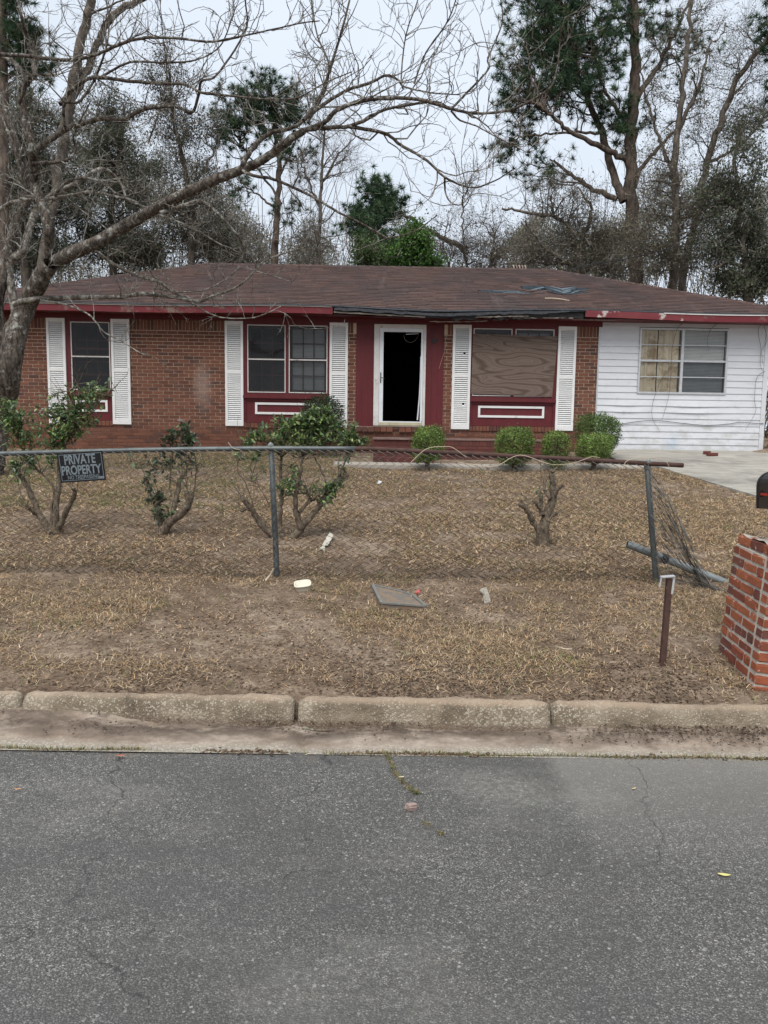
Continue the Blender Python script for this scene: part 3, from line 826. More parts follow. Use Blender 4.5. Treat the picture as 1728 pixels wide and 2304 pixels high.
# shutters
def shutter(u0, u1, drop=(), lean=0.0):
    z0, z1, zm = 1.525, 3.652, 2.62
    s = MB()
    v0, v1 = -.045, -.008
    s.box((u0, v0, z0), (u0 + .05, v1, z1)); s.box((u1 - .05, v0, z0), (u1, v1, z1))
    for a, b in ((z0, z0 + .10), (zm - .03, zm + .03), (z1 - .065, z1)): s.box((u0 + .05, v0 + .001, a), (u1 - .05, v1, b))
    sh = s.build('shutter', M['white'], house)
    wd = (u1 - u0 - .10) / 2
    Vs = np.array([[-wd, -.017, -.017], [wd, -.017, -.017], [wd, .012, .0185], [-wd, .012, .0185], [-wd, -.012, -.019], [wd, -.012, -.019], [wd, .016, .0165], [-wd, .016, .0165]])
    me = mesh_np('slat', Vs, [[0, 1, 2, 3], [4, 7, 6, 5], [0, 4, 5, 1], [2, 6, 7, 3]], M['white'])
    k = 0
    for a, b in ((z0 + .10, zm - .03), (zm + .03, z1 - .065)):
        n = int(round((b - a) / .0405))
        for i in range(n):
            k += 1
            if k in drop:
                for sg, fx in ((-1, .62), (1, .22)):
                    q = link('slat', me, sh, ((u0 + u1) / 2 + sg * wd * (1 - fx), -.026, a + (i + .5) * (b - a) / n)); q.scale = (fx, 1, 1)
                continue
            link('slat', me, sh, ((u0 + u1) / 2, -.026, a + (i + .5) * (b - a) / n), rot=(rnd.uniform(-.05, .05), rnd.uniform(-.006, .006), 0))
    o = MB(); o.box((u0 + .05, -.009, z0 + .1), (u1 - .05, -.0075, z1 - .07)); o.build('slat_gap_shade', M['dark'], sh)  # dark sheet behind the louvres paints the shadow between slats
    return sh
shutter(-6.925, -6.548); shutter(-5.62, -5.245); shutter(-3.305, -2.935); shutter(-1.165, -.790, drop=(9,))
shutter(1.365, 1.742, drop=(11, 35)); shutter(3.537, 3.912)
# door surround
mb = MB()
for a, b in ((-.62, -.252), (.816, 1.19)):
    mb.box((a, .011, 1.56), (b, .12, TOP))
mb.box((-.251, .011, 3.641), (.815, .12, TOP))
sur = mb.build('door_surround', M['red'], house)
for a, b in ((-.62, -.253), (.817, 1.19)):
    n = 3; pwid = (b - a) / n
    for k in range(n):
        s = MB(); s.box((a + k * pwid + .0025, .005 + rs.rand() * .002, 1.555 + rs.rand() * .012), (a + (k + 1) * pwid - .0025, .0105, TOP)); s.build('plank', M['red'], sur)
s = MB(); frame(s, -.252, .816, 1.57, 3.64, .085, -.02, .10)
cas = MB(); cas.box((-.252, -.022, 1.575), (-.142, .12, 3.64)); cas.box((.764, -.022, 1.575), (.816, .12, 3.64)); cas.box((-.142, -.0215, 3.566), (.764, .12, 3.64))
cas = cas.build('door_casing', M['casing'], sur)
d = MB(); d.box((-.138, -.018, 1.60), (-.058, .02, 3.563)); d.box((.715, -.018, 1.60), (.760, .02, 3.563)); d.box((-.058, -.0175, 3.488), (.715, .02, 3.563)); d.box((-.058, -.0175, 1.645), (.715, .02, 1.668))
door = d.build('storm_door', M['trimw'], house)
s = MB(); s.box((-.135, -.026, 1.588), (.758, .018, 1.644)); s.build('kick_plate', M['kick'], door)
s = MB(); s.box((-.118, -.036, 2.455), (-.100, -.019, 2.665)); s.tube([(-.109, -.036, 2.57), (-.109, -.07, 2.57), (-.03, -.08, 2.53)], [.007, .008, .006], 6); s.build('handle', M['steel_black'], door)
s = Tubes(); s.add(smooth_path([(.712, -.01, 3.0), (.708, -.02, 2.5), (.690, -.03, 2.05), (.665, -.03, 1.70)], 12), .011, .016, 4); s.build('torn_weatherstrip', M['trimw'], door)
s = MB(); s.bar((.40, .10, 3.455), (.665, .12, 3.475), .03, .012); s.build('hanging_trim', M['trimw'], door)
s = Tubes(); s.add(smooth_path([(.36, .3, 3.47), (.40, .28, 3.36), (.50, .26, 3.31), (.60, .26, 3.35), (.68, .28, 3.47)], 16), .005, .005, 5); s.build('hanging_wire', M['bare_wood'], door)
th = MB(); th.box((-.25, -.06, 1.556), (.815, .12, 1.586)); th.build('threshold', M['bare_wood'], sur)
# electric box left on the red panel, stub of a missing lamp
s = MB(); a = np.linspace(0, 2 * math.pi, 17)[:-1]
s.tube([(.985, .006, 3.32), (.985, -.012, 3.32), (.985, -.013, 3.32), (.985, -.004, 3.32)], [.048, .048, .038, .03], 16)
s.add([[.985 + .03 * math.cos(t), -.0035, 3.32 + .03 * math.sin(t)] for t in a] + [[.985, -.003, 3.32]], [[k, (k + 1) % 16, 16] for k in range(16)])
s.build('lamp_socket', M['steel_black'], sur)
# brick course under the door
n = 14; pwid = 1.81 / n
rme = mesh_np('sill_brick', MB().box((-pwid / 2 + .005, -.05, -.05), (pwid / 2 - .005, .05, .05)).V[0], BOXF, M['brick_o'])
for k in range(n):
    if k in (6,): continue
    link('sill_brick', rme, wall, (-.62 + (k + .5) * pwid, -.02 + rs.rand() * .006, 1.50 + (rs.rand() - .5) * .006))
# frieze board, soffit, siding corner
s = MB(); s.box((UL, -.03, 3.655), (4.44, -.0025, 3.752)); s.build('frieze_board', M['red'], house)
def sag(u, v=EV):
    """how far the tired eave hangs below true"""
    f = np.clip((1.2 - v) / 1.75, 0, 1)
    return -f * (.035 * np.exp(-((u - .9) / 1.3) ** 2) + .022 * np.exp(-((u + 8.5) / 2.0) ** 2) * 2 + .018 * np.sin(u * 1.1 + .4))
n = 60
us = np.linspace(-8.95, 8.7, n)
V = np.concatenate([np.stack([us, np.full(n, EV + .03), 3.742 + sag(us) * .8], 1), np.stack([us, np.full(n, .0), np.full(n, 3.752)], 1)])
i = np.arange(n - 1)
obj('soffit', V, np.stack([i, i + n, i + n + 1, i + 1], 1), M['red'], house)
def board(name, u0, u1, z0, z1, v0, v1, mat, n=24, dz=lambda u: sag(u), rag=0.0):
    us = np.linspace(u0, u1, n)
    d = dz(us); r = (rs.rand(n) - .5) * rag; r2 = (rs.rand(n) - .5) * rag
    V = np.concatenate([np.stack([us, np.full(n, v), zz + d + q], 1) for v, zz, q in ((v0, z0, r), (v1, z0, r), (v1, z1, r2), (v0, z1, r2))])
    i = np.arange(n - 1); F = []
    for k in range(4):
        a, b = k * n, ((k + 1) % 4) * n
        F.append(np.stack([a + i, a + i + 1, b + i + 1, b + i], 1)[:, ::-1])
    F.append(np.array([[0, n, 2 * n, 3 * n], [n - 1, 4 * n - 1, 3 * n - 1, 2 * n - 1]]))
    return obj(name, V, np.concatenate(F), mat, house)
board('fascia_board', -8.97, -1.08, 3.742, 3.866, EV - .005, EV + .02, M['fascia'])
board('fascia_board', 3.93, 6.3, 3.748, 3.876, EV - .012, EV + .013, M['fascia_peel'], dz=lambda u: sag(u) + .012 - .018 * (u - 3.9) / 2.4)
board('fascia_board', 6.302, 8.72, 3.742, 3.866, EV - .012, EV + .013, M['fascia'])
board('drip_edge', 5.5, 8.74, 3.868, 3.885, EV - .025, EV + .02, M['casing'])
board('drip_edge', -8.97, -1.1, 3.868, 3.880, EV - .02, EV + .02, M['bare_wood'])
board('sub_fascia', -1.06, 3.93, 3.755, 3.86, EV + .05, EV + .09, M['rotten'], rag=.02)
board('rotten_lath', -1.06, .75, 3.768, 3.792, EV + .01, EV + .045, M['bare_wood'], rag=.012)
board('rotten_lath', .85, 2.0, 3.70, 3.716, EV + .12, EV + .15, M['bare_wood'], rag=.014)
board('rotten_lath', 1.75, 2.8, 3.765, 3.785, EV + .01, EV + .04, M['bare_wood'], rag=.016)
board('rotten_lath', 2.1, 2.9, 3.715, 3.745, EV + .05, EV + .08, M['rotten'], rag=.04)
board('rotten_lath', 2.5, 3.7, 3.735, 3.75, EV + .03, EV + .06, M['bare_wood'], rag=.014)
board('rotten_lath', 3.7, 4.6, 3.712, 3.726, EV + .1, EV + .13, M['bare_wood'], rag=.01)
board('hanging_felt', 1.0, 3.9, 3.735, 3.85, EV + .03, EV + .045, M['rotten'], rag=.07)

# roof ------------------------------------------------------------------
RV, RZ = 3.95, 5.565
RL, RR = -4.45, 4.22
UE0, UE1 = -8.97, 8.72
SL = math.hypot(RV - EV, RZ - EZ)
cs, sn_ = (RV - EV) / SL, (RZ - EZ) / SL
def rp(u, s, h=0.0):          # point on the front slope, s metres up from the eave, h above it
    s = np.asarray(s, float); v = EV + s * cs
    return np.stack([np.asarray(u, float) + 0 * v, v - h * sn_, EZ + s * sn_ + h * cs + sag(u, v) + hump(u, s)], -1)
def hump(u, s):
    u = np.asarray(u, float)
    return .085 * np.exp(-((u - 3.75) / .55) ** 2 - ((s - 2.15) / .35) ** 2) * np.sin((u - 3.3) * 7.5) - .05 * np.exp(-((u - 3.85) / .35) ** 2 - ((s - 2.1) / .3) ** 2)
V = [[UE0, EV, EZ - .03], [UE1, EV, EZ - .03], [RR, RV, RZ - .03], [RL, RV, RZ - .03], [UE0, 2 * RV - EV, EZ - .03], [UE1, 2 * RV - EV, EZ - .03]]
roof = obj('roof', V, [np.array([[5, 4, 3, 2]]), np.array([[1, 5, 2], [4, 0, 3]])], M['shingle_dark'], house)
us = np.linspace(0, 1, 70); ss = np.linspace(0, SL, 20)
gu, gs = np.meshgrid(us, ss)
ul = UE0 + (RL - UE0) * gs / SL; ur = UE1 + (RR - UE1) * gs / SL
V = rp(ul + (ur - ul) * gu, gs, -.02).reshape(-1, 3)
i = (np.arange(19)[:, None] * 70 + np.arange(69)[None]).ravel()
obj('roof_deck', V, np.stack([i, i + 1, i + 71, i + 70], 1), M['shingle_dark'], roof, None, True)
EXP, TAB = .1397, .305
tabs = []; r = 0; s = 0.0
while s < SL - .02:
    lo = UE0 + (RL - UE0) * s / SL; hi = UE1 + (RR - UE1) * s / SL
    u = lo - rnd.uniform(0, TAB) if r % 2 else lo - rnd.uniform(.4, .6) * TAB
    while u < hi:
        a, b = max(u + .003, lo), min(u + TAB - .003, hi)
        if b - a > .03: tabs.append((a, b, s, r))
        u += TAB
    s += EXP; r += 1
def tab_geo(a, b, s, lift, jit):
    e = s + .16
    us = np.array([a, b, b, a, a, b])
    sv = np.array([s + jit, s + jit, e, e, s + jit, s + jit])
    hv = np.array([.011 + lift, .011 + lift, .003, .003, -.002, -.002])
    return np.concatenate([rp(us[k:k + 1], sv[k:k + 1], hv[k]) for k in range(6)])
TF = np.array([[0, 1, 2, 3], [4, 5, 1, 0], [4, 0, 3, 3]])[:2]
grey = lambda u, s: (((u - 3.85) / .72) ** 2 + ((s - 2.2) / .36) ** 2 < 1 + .3 * math.sin(u * 17 + s * 9)) or (2.1 < u < 3.0 and abs(s - 1.82) < .08)
near = sorted([t for t in tabs if 3 <= t[3] <= 30 and not grey((t[0] + t[1]) / 2, t[2] + .07)], key=lambda t: abs((t[0] + t[1]) / 2 - 6.0) * 1.0 + t[3] * .12)[:300]
nearset = set(near)
joined = MB(); jd = MB(); jg = []
for t in tabs:
    a, b, s, r = t
    g_ = grey((a + b) / 2, s + .07)
    lift = rnd.uniform(0, .006)
    if g_: lift = rnd.uniform(.005, .035)
    Vt = tab_geo(a, b, s, lift, rnd.uniform(-.008, .008))
    if t in nearset:
        obj('shingle', Vt, TF, M['shingle_o'], roof)
    elif g_:
        obj('shingle', Vt, TF, M['shingle_grey'], roof)
    elif r == 0:
        jd.add(Vt, TF)
    else:
        joined.add(Vt, TF, (rs.rand(),) * 3)
joined.build('shingles', M['shingle_a'], roof, kind='stuff', usecol=True)
jd.build('starter_course', M['shingle_dark'], roof, kind='stuff')
# drooping starter strip where the fascia is gone
us = np.linspace(-1.05, 3.95, 50)
dz = sag(us) + (rs.rand(50) - .5) * .012 - .02 * np.exp(-((us - 1.0) / .5) ** 2)
V = np.concatenate([np.stack([us, np.full(50, EV - .01), EZ - .012 + dz], 1), np.stack([us, np.full(50, EV - .025), EZ - .065 + dz + (rs.rand(50) - .5) * .02 + .05 * np.clip((us - 3.0) / .9, 0, 1)], 1)])
i = np.arange(49)
obj('drooping_strip', V, np.stack([i, i + 50, i + 51, i + 1], 1), M['shingle_dark'], roof)
# hip and ridge caps
def caps(p, q, n):
    p = np.array(p); q = np.array(q)
    for k in range(n):
        a = p + (q - p) * k / n; b = p + (q - p) * (k + 1.2) / n
        d = nrm(q - p); side = np.cross(d, (0, 0, 1)); side = nrm(side)
        V = [a + side * .11 + (0, 0, -.03), a + (0, 0, .028), a - side * .11 + (0, 0, -.03), b + side * .11 + (0, 0, -.042), b + (0, 0, .012), b - side * .11 + (0, 0, -.042)]
        obj('cap_shingle', V, [[0, 1, 4, 3], [1, 2, 5, 4]], M['shingle_o'], roof)
caps((UE1 - .02, EV + .02, EZ + .005), (RR, RV, RZ + .005), 30); caps((UE0 + .02, EV + .02, EZ - .03), (RL, RV, RZ + .005), 30); caps((RL, RV, RZ + .0), (RR, RV, RZ + .0), 32)
# ribbed vent behind the ridge
for k in range(5):
    c = 3.30 + k * .075
    a = np.linspace(0, math.pi, 9)
    s = Tubes(); s.add(np.stack([np.full(9, c), RV + .25 + .16 * np.cos(a), RZ - .09 + .23 * np.sin(a)], 1), .022, .022, 6)
    s.build('vent_rib', M['rust_rail'] if k % 2 else M['bare_wood'], roof)
s = MB(); s.box((3.26, RV + .09, RZ - .25), (3.64, RV + .41, RZ + .02)); s.build('vent_box', M['rust'], roof)

# siding wing -------------------------------------------------------------
SU0, SU1 = 4.405, 7.845
WU0, WU1, WZ0, WZ1 = 5.235, 7.07, 2.325, 3.648
mb = MB()
mb.box((4.402, .05, .9), (WU0, .15, TOP)); mb.box((WU1, .05, .9), (7.90, .15, TOP)); mb.box((WU0, .05, .9), (WU1, .15, WZ0)); mb.box((WU0, .05, WZ1), (WU1, .15, TOP))
sw = mb.build('siding_wall', M['dark'], house)
zb = 1.135; BW = .1335
k = 0
while zb < 3.74:
    zt = min(zb + BW, 3.75)
    segs = [(SU0, SU1)]
    if zb + .02 > WZ0 - BW * .6 and zb < WZ1 - .03: segs = [(SU0, WU0 - .012), (WU1 + .012, SU1)]
    for a, b in segs:
        n = max(4, int((b - a) / .16)); us = np.linspace(a, b, n)
        wob = (vnoise(us * 1.3 + k * 7, us * 0 + k) - .5) * .006
        bow = np.zeros(n)
        if 6 <= k <= 7 and len(segs) == 1: bow = .022 * np.exp(-((us - 6.4) / .5) ** 2) + .016 * np.exp(-((us - 5.0) / .3) ** 2)
        V = np.concatenate([np.stack([us, -.013 - bow, zb + wob - bow * .5], 1), np.stack([us, np.full(n, .003), np.full(n, zt + .004) + wob], 1), np.stack([us, .03 - bow * 0, zb + wob + .004], 1)])
        i = np.arange(n - 1)
        obj('siding_board', V, np.concatenate([np.stack([i, i + 1, i + n + 1, i + n], 1), np.stack([i + 2 * n, i + 2 * n + 1, i + 1, i], 1)]), M['siding'], sw)
    zb += BW; k += 1
s = MB(); s.box((7.848, -.016, 1.02), (7.945, .10, 3.745)); s.build('corner_board', M['siding'], sw)
s = MB(); s.box((4.375, -.012, 1.1), (4.402, .06, 3.655)); s.build('edge_trim', M['alu'], sw)
mb = MB(); frame(mb, WU0 - .01, WU1 + .01, WZ0 - .01, WZ1 + .01, .04, -.028, .05); mb.box((6.10, -.026, WZ0 + .03), (6.155, .05, WZ1 - .03))
for a, b in ((WU0 + .03, 6.10), (6.155, WU1 - .03)): mb.box((a, -.02, 2.972), (b, .03, 3.012))
wn = mb.build('window', M['alu'], house)
for a, b, mid in ((WU0 + .03, 6.10, 1), (6.155, WU1 - .03, 0)):
    for z0, z1 in ((WZ0 + .03, 2.972), (3.012, WZ1 - .03)):
        zm = (z0 + z1) / 2
        s = MB(); s.box((a, -.014 + .006 * mid, zm - .009), (b, .012, zm + .009)); s.build('glazing_bar', M['alu'], wn)
        for q0, q1 in ((z0, zm - .009), (zm + .009, z1)):
            obj('pane', [[a, .004, q0], [b, .004, q0], [b, .004, q1], [a, .004, q1]], [[0, 1, 2, 3]], M['glass2'] if (mid or z0 > 2.5) else M['glass'], wn)
us = np.linspace(WU0 + .03, 6.09, 90)
vv = .055 + .022 * np.sin(us * 30) + .012 * np.sin(us * 67 + 1)
gap = lambda u: u
V = np.concatenate([np.stack([us, vv, np.full(90, WZ0 + .03)], 1), np.stack([us, vv * .9 + .01, np.full(90, WZ1 - .03)], 1)])
i = np.arange(89); i = i[(i < 38) | (i > 40)]
obj('curtain', V, np.stack([i, i + 1, i + 91, i + 90], 1), M['curtain'], wn, None, True)
s = MB(); zz = WZ0 + .04
while zz < WZ1 - .05:
    s.add([[6.165, .06, zz], [WU1 - .04, .06, zz], [WU1 - .04, .074, zz + .026], [6.165, .074, zz + .026]], [[0, 1, 2, 3]]); zz += .0285
s.build('blind', M['blind'], wn)
s = MB(); s.box((WU0 + .03, .135, WZ0), (WU1 - .03, .139, WZ1)); s.build('room_shade_sheet', M['dark'], wn)  # black sheet stands in for the unlit room behind curtain and blind

# porch and steps -----------------------------------------------------------
porch = thing('brick_porch', 'low brick porch with dark red painted steps below the front door', 'porch', (1.7, 15.2, .9), org=(1.7, 15.2, .9))
def brick_block(x0, x1, y0, y1, z0, z1, rowlock=True):
    core = MB(); core.box((x0 + .006, y0 + .008, z0 - .25), (x1 - .006, y1, z1 - .006)); core.build('core', M['porch_mortar'], porch)
    z = z1
    if rowlock:
        n = int((x1 - x0) / .068); wd = (x1 - x0) / n
        me = mesh_np('brick', MB().box((-wd / 2 + .004, -.10, -.05), (wd / 2 - .004, .10, .05)).V[0], BOXF, M['porch_brick'])
        for k in range(n): link('brick', me, porch, (x0 + (k + .5) * wd, y0 + .10, z1 - .05 + rs.rand() * .003))
        z -= .108
    r = 0
    while z > z0 - .02:
        n = max(1, int(round((x1 - x0) / .21))); wd = (x1 - x0) / n
        me = mesh_np('brick', MB().box((-wd / 2 + .005, -.04, -.029), (wd / 2 - .005, .04, .029)).V[0], BOXF, M['porch_brick'])
        for k in range(n - (r % 2)): link('brick', me, porch, (x0 + (k + .5 + .5 * (r % 2)) * wd, y0 + .04, z - .029 + rs.rand() * .002))
        z -= .068; r += 1
M['porch_mortar'] = mottled('porch mortar', (.075, .045, .04), (.12, .075, .062), 20, .95, .4, .004)
M['porch_top'] = mottled('worn painted slab', (.11, .05, .045), (.20, .15, .13), 4, .9, .3, .004)
brick_block(.92, 3.52, 14.80, 16.05, .85, 1.31)
brick_block(-.22, .915, 14.82, 16.05, .85, 1.31)
brick_block(-.22, .90, 14.48, 14.815, .85, 1.155)
brick_block(-.22, .90, 14.14, 14.475, .80, 1.0)
s = MB(); s.box((-.24, 14.79, 1.312), (3.54, 16.06, 1.335), jit=.004); s.build('porch_slab', M['porch_top'], porch)

# ------------------------------------------------------------------ fence
FY = 6.45
fence = thing('chain_link_fence', 'sagging chain-link fence with rusty top rail across the yard', 'fence', (-.9, FY, .3))
rail_px = [(-260, 1030), (0, 1021), (150, 1017), (300, 1013), (450, 1010.5), (609, 1009), (833, 1010), (1000, 1018.5), (1250, 1031), (1458, 1043), (1537, 1047)]
rail = np.array([at(x, y, FY) for x, y in rail_px])
rx, rz = rail[:, 0], rail[:, 2]
RZf = lambda x: np.interp(x, rx, rz)
xj = at(800, 1010, FY)[0]
def rail_piece(x0, x1, mat, r, label=None):
    xs = np.linspace(x0, x1, 40)
    s = Tubes(); s.add(np.stack([xs, np.full(40, FY), RZf(xs)], 1), r, r, 12, cap=True)
    o = s.build('top_rail', mat, fence)
    if label: o['label'] = label
rail_piece(-4.6, xj, M['galv'], .021, 'grey galvanised length of top rail')
rail_piece(xj - .02, rx[-1], M['rust_rail_d'] if 'rust_rail_d' in M else M['rust'], .0195, 'rust brown length of top rail')
def post(xb, zb, xt, zt, cap=True):
    s = Tubes(); s.add([(xb, FY + .03, zb - .25), (xb, FY + .03, zb), ((xb + xt) / 2, FY + .035, (zb + zt) / 2), (xt, FY + .03, zt)], .0255, .0245, 12, cap=True)
    p = s.build('post', M['galv'], fence)
    if cap:
        s = Tubes(); s.add([(xt, FY + .03, zt - .015), (xt, FY + .02, zt + .02), (xt, FY, zt + .045), (xt, FY, zt + .062)], [.029, .028, .024, .008], .01, 10); s.build('rail_loop', M['galv_light'], p)
    return p
pb, pt = at(622, 1297, FY), at(609, 1012, FY)
post(pb[0], pb[2], pt[0], pt[2])
pb2, pt2 = at(1479, 1307, FY), at(1459, 1050, FY)
post(pb2[0], pb2[2], pt2[0], pt2[2])
post(-4.15, gz(-4.15, FY), -4.17, float(RZf(-4.17)) - .02)
# wire strands, each a bent zigzag
PW = .0715
x = -4.6; k = 0
while x < pt2[0] + .02:
    top = float(RZf(x)) - .010
    bot = gz(x, FY) - .01
    n = int((top - bot) / (PW / 2))
    zz = top - np.arange(n + 1) * (PW / 2)
    sg = np.where((np.arange(n + 1)) % 2 == 0, -1, 1)
    fr = (top - zz) / (top - bot)
    bow = .035 * np.sin(fr * math.pi) * math.sin(x * 1.7 + 1) + .05 * fr * math.sin(x * .8)
    lx = x + sg * PW * .5 + (vnoise(zz * 3 + x, zz * 0 + x * 2) - .5) * .02 + (pb2[0] - pt2[0]) * fr * np.clip((x + .5) / 2.5, 0, 1)
    ly = FY - .024 + sg * .003 - bow * .6
    s = Tubes(); s.add(np.stack([lx, ly, zz], 1), .0038, .0038, 4)
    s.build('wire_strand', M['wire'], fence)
    x += PW; k += 1
# the torn, slumped end of the mesh right of the last post
slump_top = np.array([at(*q) for q in [(1462, 1050, 6.42), (1490, 1090, 6.40), (1525, 1160, 6.36), (1552, 1230, 6.30), (1580, 1285, 6.22), (1610, 1322, 6.15), (1640, 1342, 6.08)]])
slump_bot = np.array([at(*q) for q in [(1484, 1309, 6.42), (1500, 1312, 6.40), (1525, 1318, 6.36), (1555, 1326, 6.30), (1585, 1334, 6.22), (1612, 1341, 6.15), (1642, 1346, 6.08)]])
NS = 14
tt = smooth_path(slump_top, NS); bb = smooth_path(slump_bot, NS)
for k in range(NS):
    n = 29
    f = np.linspace(0, 1, n)[:, None]
    P = tt[k] * (1 - f) + bb[k] * f
    sg = np.where(np.arange(n) % 2 == 0, -1., 1.)[:, None]
    nb = tt[min(k + 1, NS - 1)] - tt[max(k - 1, 0)]; nb2 = bb[min(k + 1, NS - 1)] - bb[max(k - 1, 0)]
    P = P + sg * ((nb * (1 - f) + nb2 * f) * .5) + rs.normal(size=(n, 3)) * .008 * (1 + k / 8)
    P[:, 1] += .10 * np.sin(f[:, 0] * math.pi) * (k / NS)
    P[:, 2] = np.maximum(P[:, 2], ground(P[:, 0], P[:, 1]) + .006)
    s = Tubes(); s.add(P, .0028, .0028, 4); s.build('wire_strand', M['wire_pale'], fence)

# sign ------------------------------------------------------------------
sc = at(183.5, 1050.5, 6.40)
sign = thing('warning_sign', 'black PRIVATE PROPERTY NO TRESPASSING sign hanging on the fence', 'sign', tuple(sc))
sign.rotation_euler = (R_(4), R_(-4.6), R_(1))
ORG[sign.name] = np.zeros(3)
M['signblack'] = mottled('black sign plastic', (.006, .006, .008), (.014, .014, .017), 20, .4, 0)
M['signgrey'] = mottled('faded sign print', (.11, .135, .15), (.20, .235, .255), 60, .5, 0, dirt=(.03, .035, .04), dscale=50, dlo=.60, dhi=.75)
SW, SH = .376, .246
s = MB(); s.box((-SW / 2, -.002, -SH / 2), (SW / 2, .002, SH / 2)); s.build('panel', M['signblack'], sign)
s = MB(); frame(s, -SW / 2 + .012, SW / 2 - .012, -SH / 2 + .014, SH / 2 - .012, .004, -.0032, -.0021); s.box((SW / 2 - .058, -.0035, -SH / 2 + .019), (SW / 2 - .016, -.0021, -SH / 2 + .036)); s.build('printed_border', M['signgrey'], sign)
def text(body, cx, cz, wd, ht, parent, mat, bold=.02):
    cu = bpy.data.curves.new('t', 'FONT'); cu.body = body; cu.size = 1; cu.offset = bold; cu.extrude = .0
    o = bpy.data.objects.new('t', cu); COL.objects.link(o)
    bpy.context.view_layer.update()
    me = o.evaluated_get(bpy.context.evaluated_depsgraph_get()).to_mesh()
    n = len(me.vertices); co = np.zeros(n * 3); me.vertices.foreach_get('co', co); co = co.reshape(-1, 3)
    F = [list(p.vertices) for p in me.polygons]
    o.to_mesh_clear(); bpy.data.objects.remove(o)
    a, b = co.min(0), co.max(0)
    V = np.stack([cx + ((co[:, 0] - a[0]) / (b[0] - a[0]) - .5) * wd, np.full(n, -.0034), cz + ((co[:, 1] - a[1]) / (b[1] - a[1]) - .5) * ht], 1)
    m = bpy.data.meshes.new('lettering'); m.from_pydata(V.tolist(), [], F); m.materials.append(mat); m.update()
    return link('lettering', m, parent)
text('PRIVATE', -.005, .066, .258, .080, sign, M['signgrey'], .03)
text('PROPERTY', -.002, -.022, .330, .080, sign, M['signgrey'], .03)
text('NO TRESPASSING', .008, -.083, .262, .032, sign, M['signgrey'], .012)

# fallen fence pipe ---------------------------------------------------------
a, b = at(1411, 1224, 6.62), at(1645, 1316, 6.5)
s = Tubes(); pts = np.array([a + (b - a) * t for t in np.linspace(0, 1, 8)])
s.add(pts, .033, .033, 16); s.add(pts, .029, .029, 16)
pipe = thing('fallen_pipe', 'grey galvanised pipe leaning across the fence post near the ground', 'pipe', tuple(b))
s.build('tube', M['galv_light'], pipe)
c0 = a + (b - a) * .36
s = Tubes(); s.add([c0 - (b - a) * .03, c0 + (b - a) * .03], .042, .042, 14); s.build('clamp', M['steel_black'], pipe)
s = MB(); d_ = nrm(b - a)
s.tube([a + d_ * .004, a + d_ * .03], [.0285, .0285], 14); s.add([a + d_ * .03 + .0286 * (math.cos(t) * np.array([0, 1, 0]) + math.sin(t) * np.cross(d_, (0, 1, 0))) for t in np.linspace(0, 2 * math.pi, 15)[:-1]] + [a + d_ * .03], [[k, (k + 1) % 14, 14] for k in range(14)])
s.build('bore_shade', M['dark'], pipe)  # black sleeve and disc paint the darkness inside the open pipe end

# leaning steel stake ------------------------------------------------------------
g0 = on_ground(1490, 1500); g1 = at(1506, 1302, g0[1] + .02)
stake = thing('steel_stake', 'brown square steel stake standing in the verge with a bent bracket', 'stake', tuple(g0))
s = MB(); s.bar(g0 - (g1 - g0) * .2, g1, .032, .032, (0, 1, 0)); s.build('shaft', M['rust'], stake)
s = MB(); t = g1
s.bar(t + (-.055, -.01, .012), t + (.025, -.01, .020), .040, .006, (0, 0, 1)); s.bar(t + (.022, -.018, .015), t + (.014, -.018, -.09), .012, .004, (0, 1, 0)); s.bar(t + (-.055, -.018, .01), t + (-.062, -.018, -.045), .008, .006, (0, 1, 0))
s.build('bracket', M['alu'], stake)
s = MB(); s.box(tuple(t + (-.02, -.0165, -.055)), tuple(t + (.018, -.0155, -.052))); s.build('paint_ring', M['alu'], stake)

# brick mailbox pillar ---------------------------------------------------------------
pil = thing('mailbox_pillar', 'leaning red brick mailbox pillar at the kerb on the right', 'pillar', (2.10, 4.22, .10), rotz=R_(-6), org=(0, 0, 0))
pil.rotation_euler = (R_(0), R_(4.5), R_(-6))
PWD, PC = .62, .0655
core = MB(); core.box((.007, .007, -.1), (PWD - .007, PWD - .007, 12 * PC - .004)); core.box((.03, .03, 12 * PC - .004), (PWD - .03, PWD - .03, 13 * PC - .012)); core.build('mortar_core', M['pmortar'], pil)
def soft_brick(l, d, h):
    bm = bmesh.new(); bmesh.ops.create_cube(bm, size=1)
    bmesh.ops.scale(bm, vec=(l, d, h), verts=bm.verts)
    bmesh.ops.bevel(bm, geom=list(bm.edges), offset=.006, segments=2, affect='EDGES')
    bmesh.ops.triangulate(bm, faces=[f for f in bm.faces if len(f.verts) > 4])
    for v in bm.verts: v.co += Vector((rnd.uniform(-1, 1), rnd.uniform(-1, 1), rnd.uniform(-1, 1))) * .0028
    me = bpy.data.meshes.new('brick'); bm.to_mesh(me); bm.free(); me.materials.append(M['pillar_brick'])
    return me
full = [soft_brick(.192, .09, .0525) for _ in range(7)]
half = [soft_brick(.088, .09, .0525) for _ in range(5)]
rot4 = [(0, 0, 0), (PWD, 0, 90), (PWD, PWD, 180), (0, PWD, 270)]
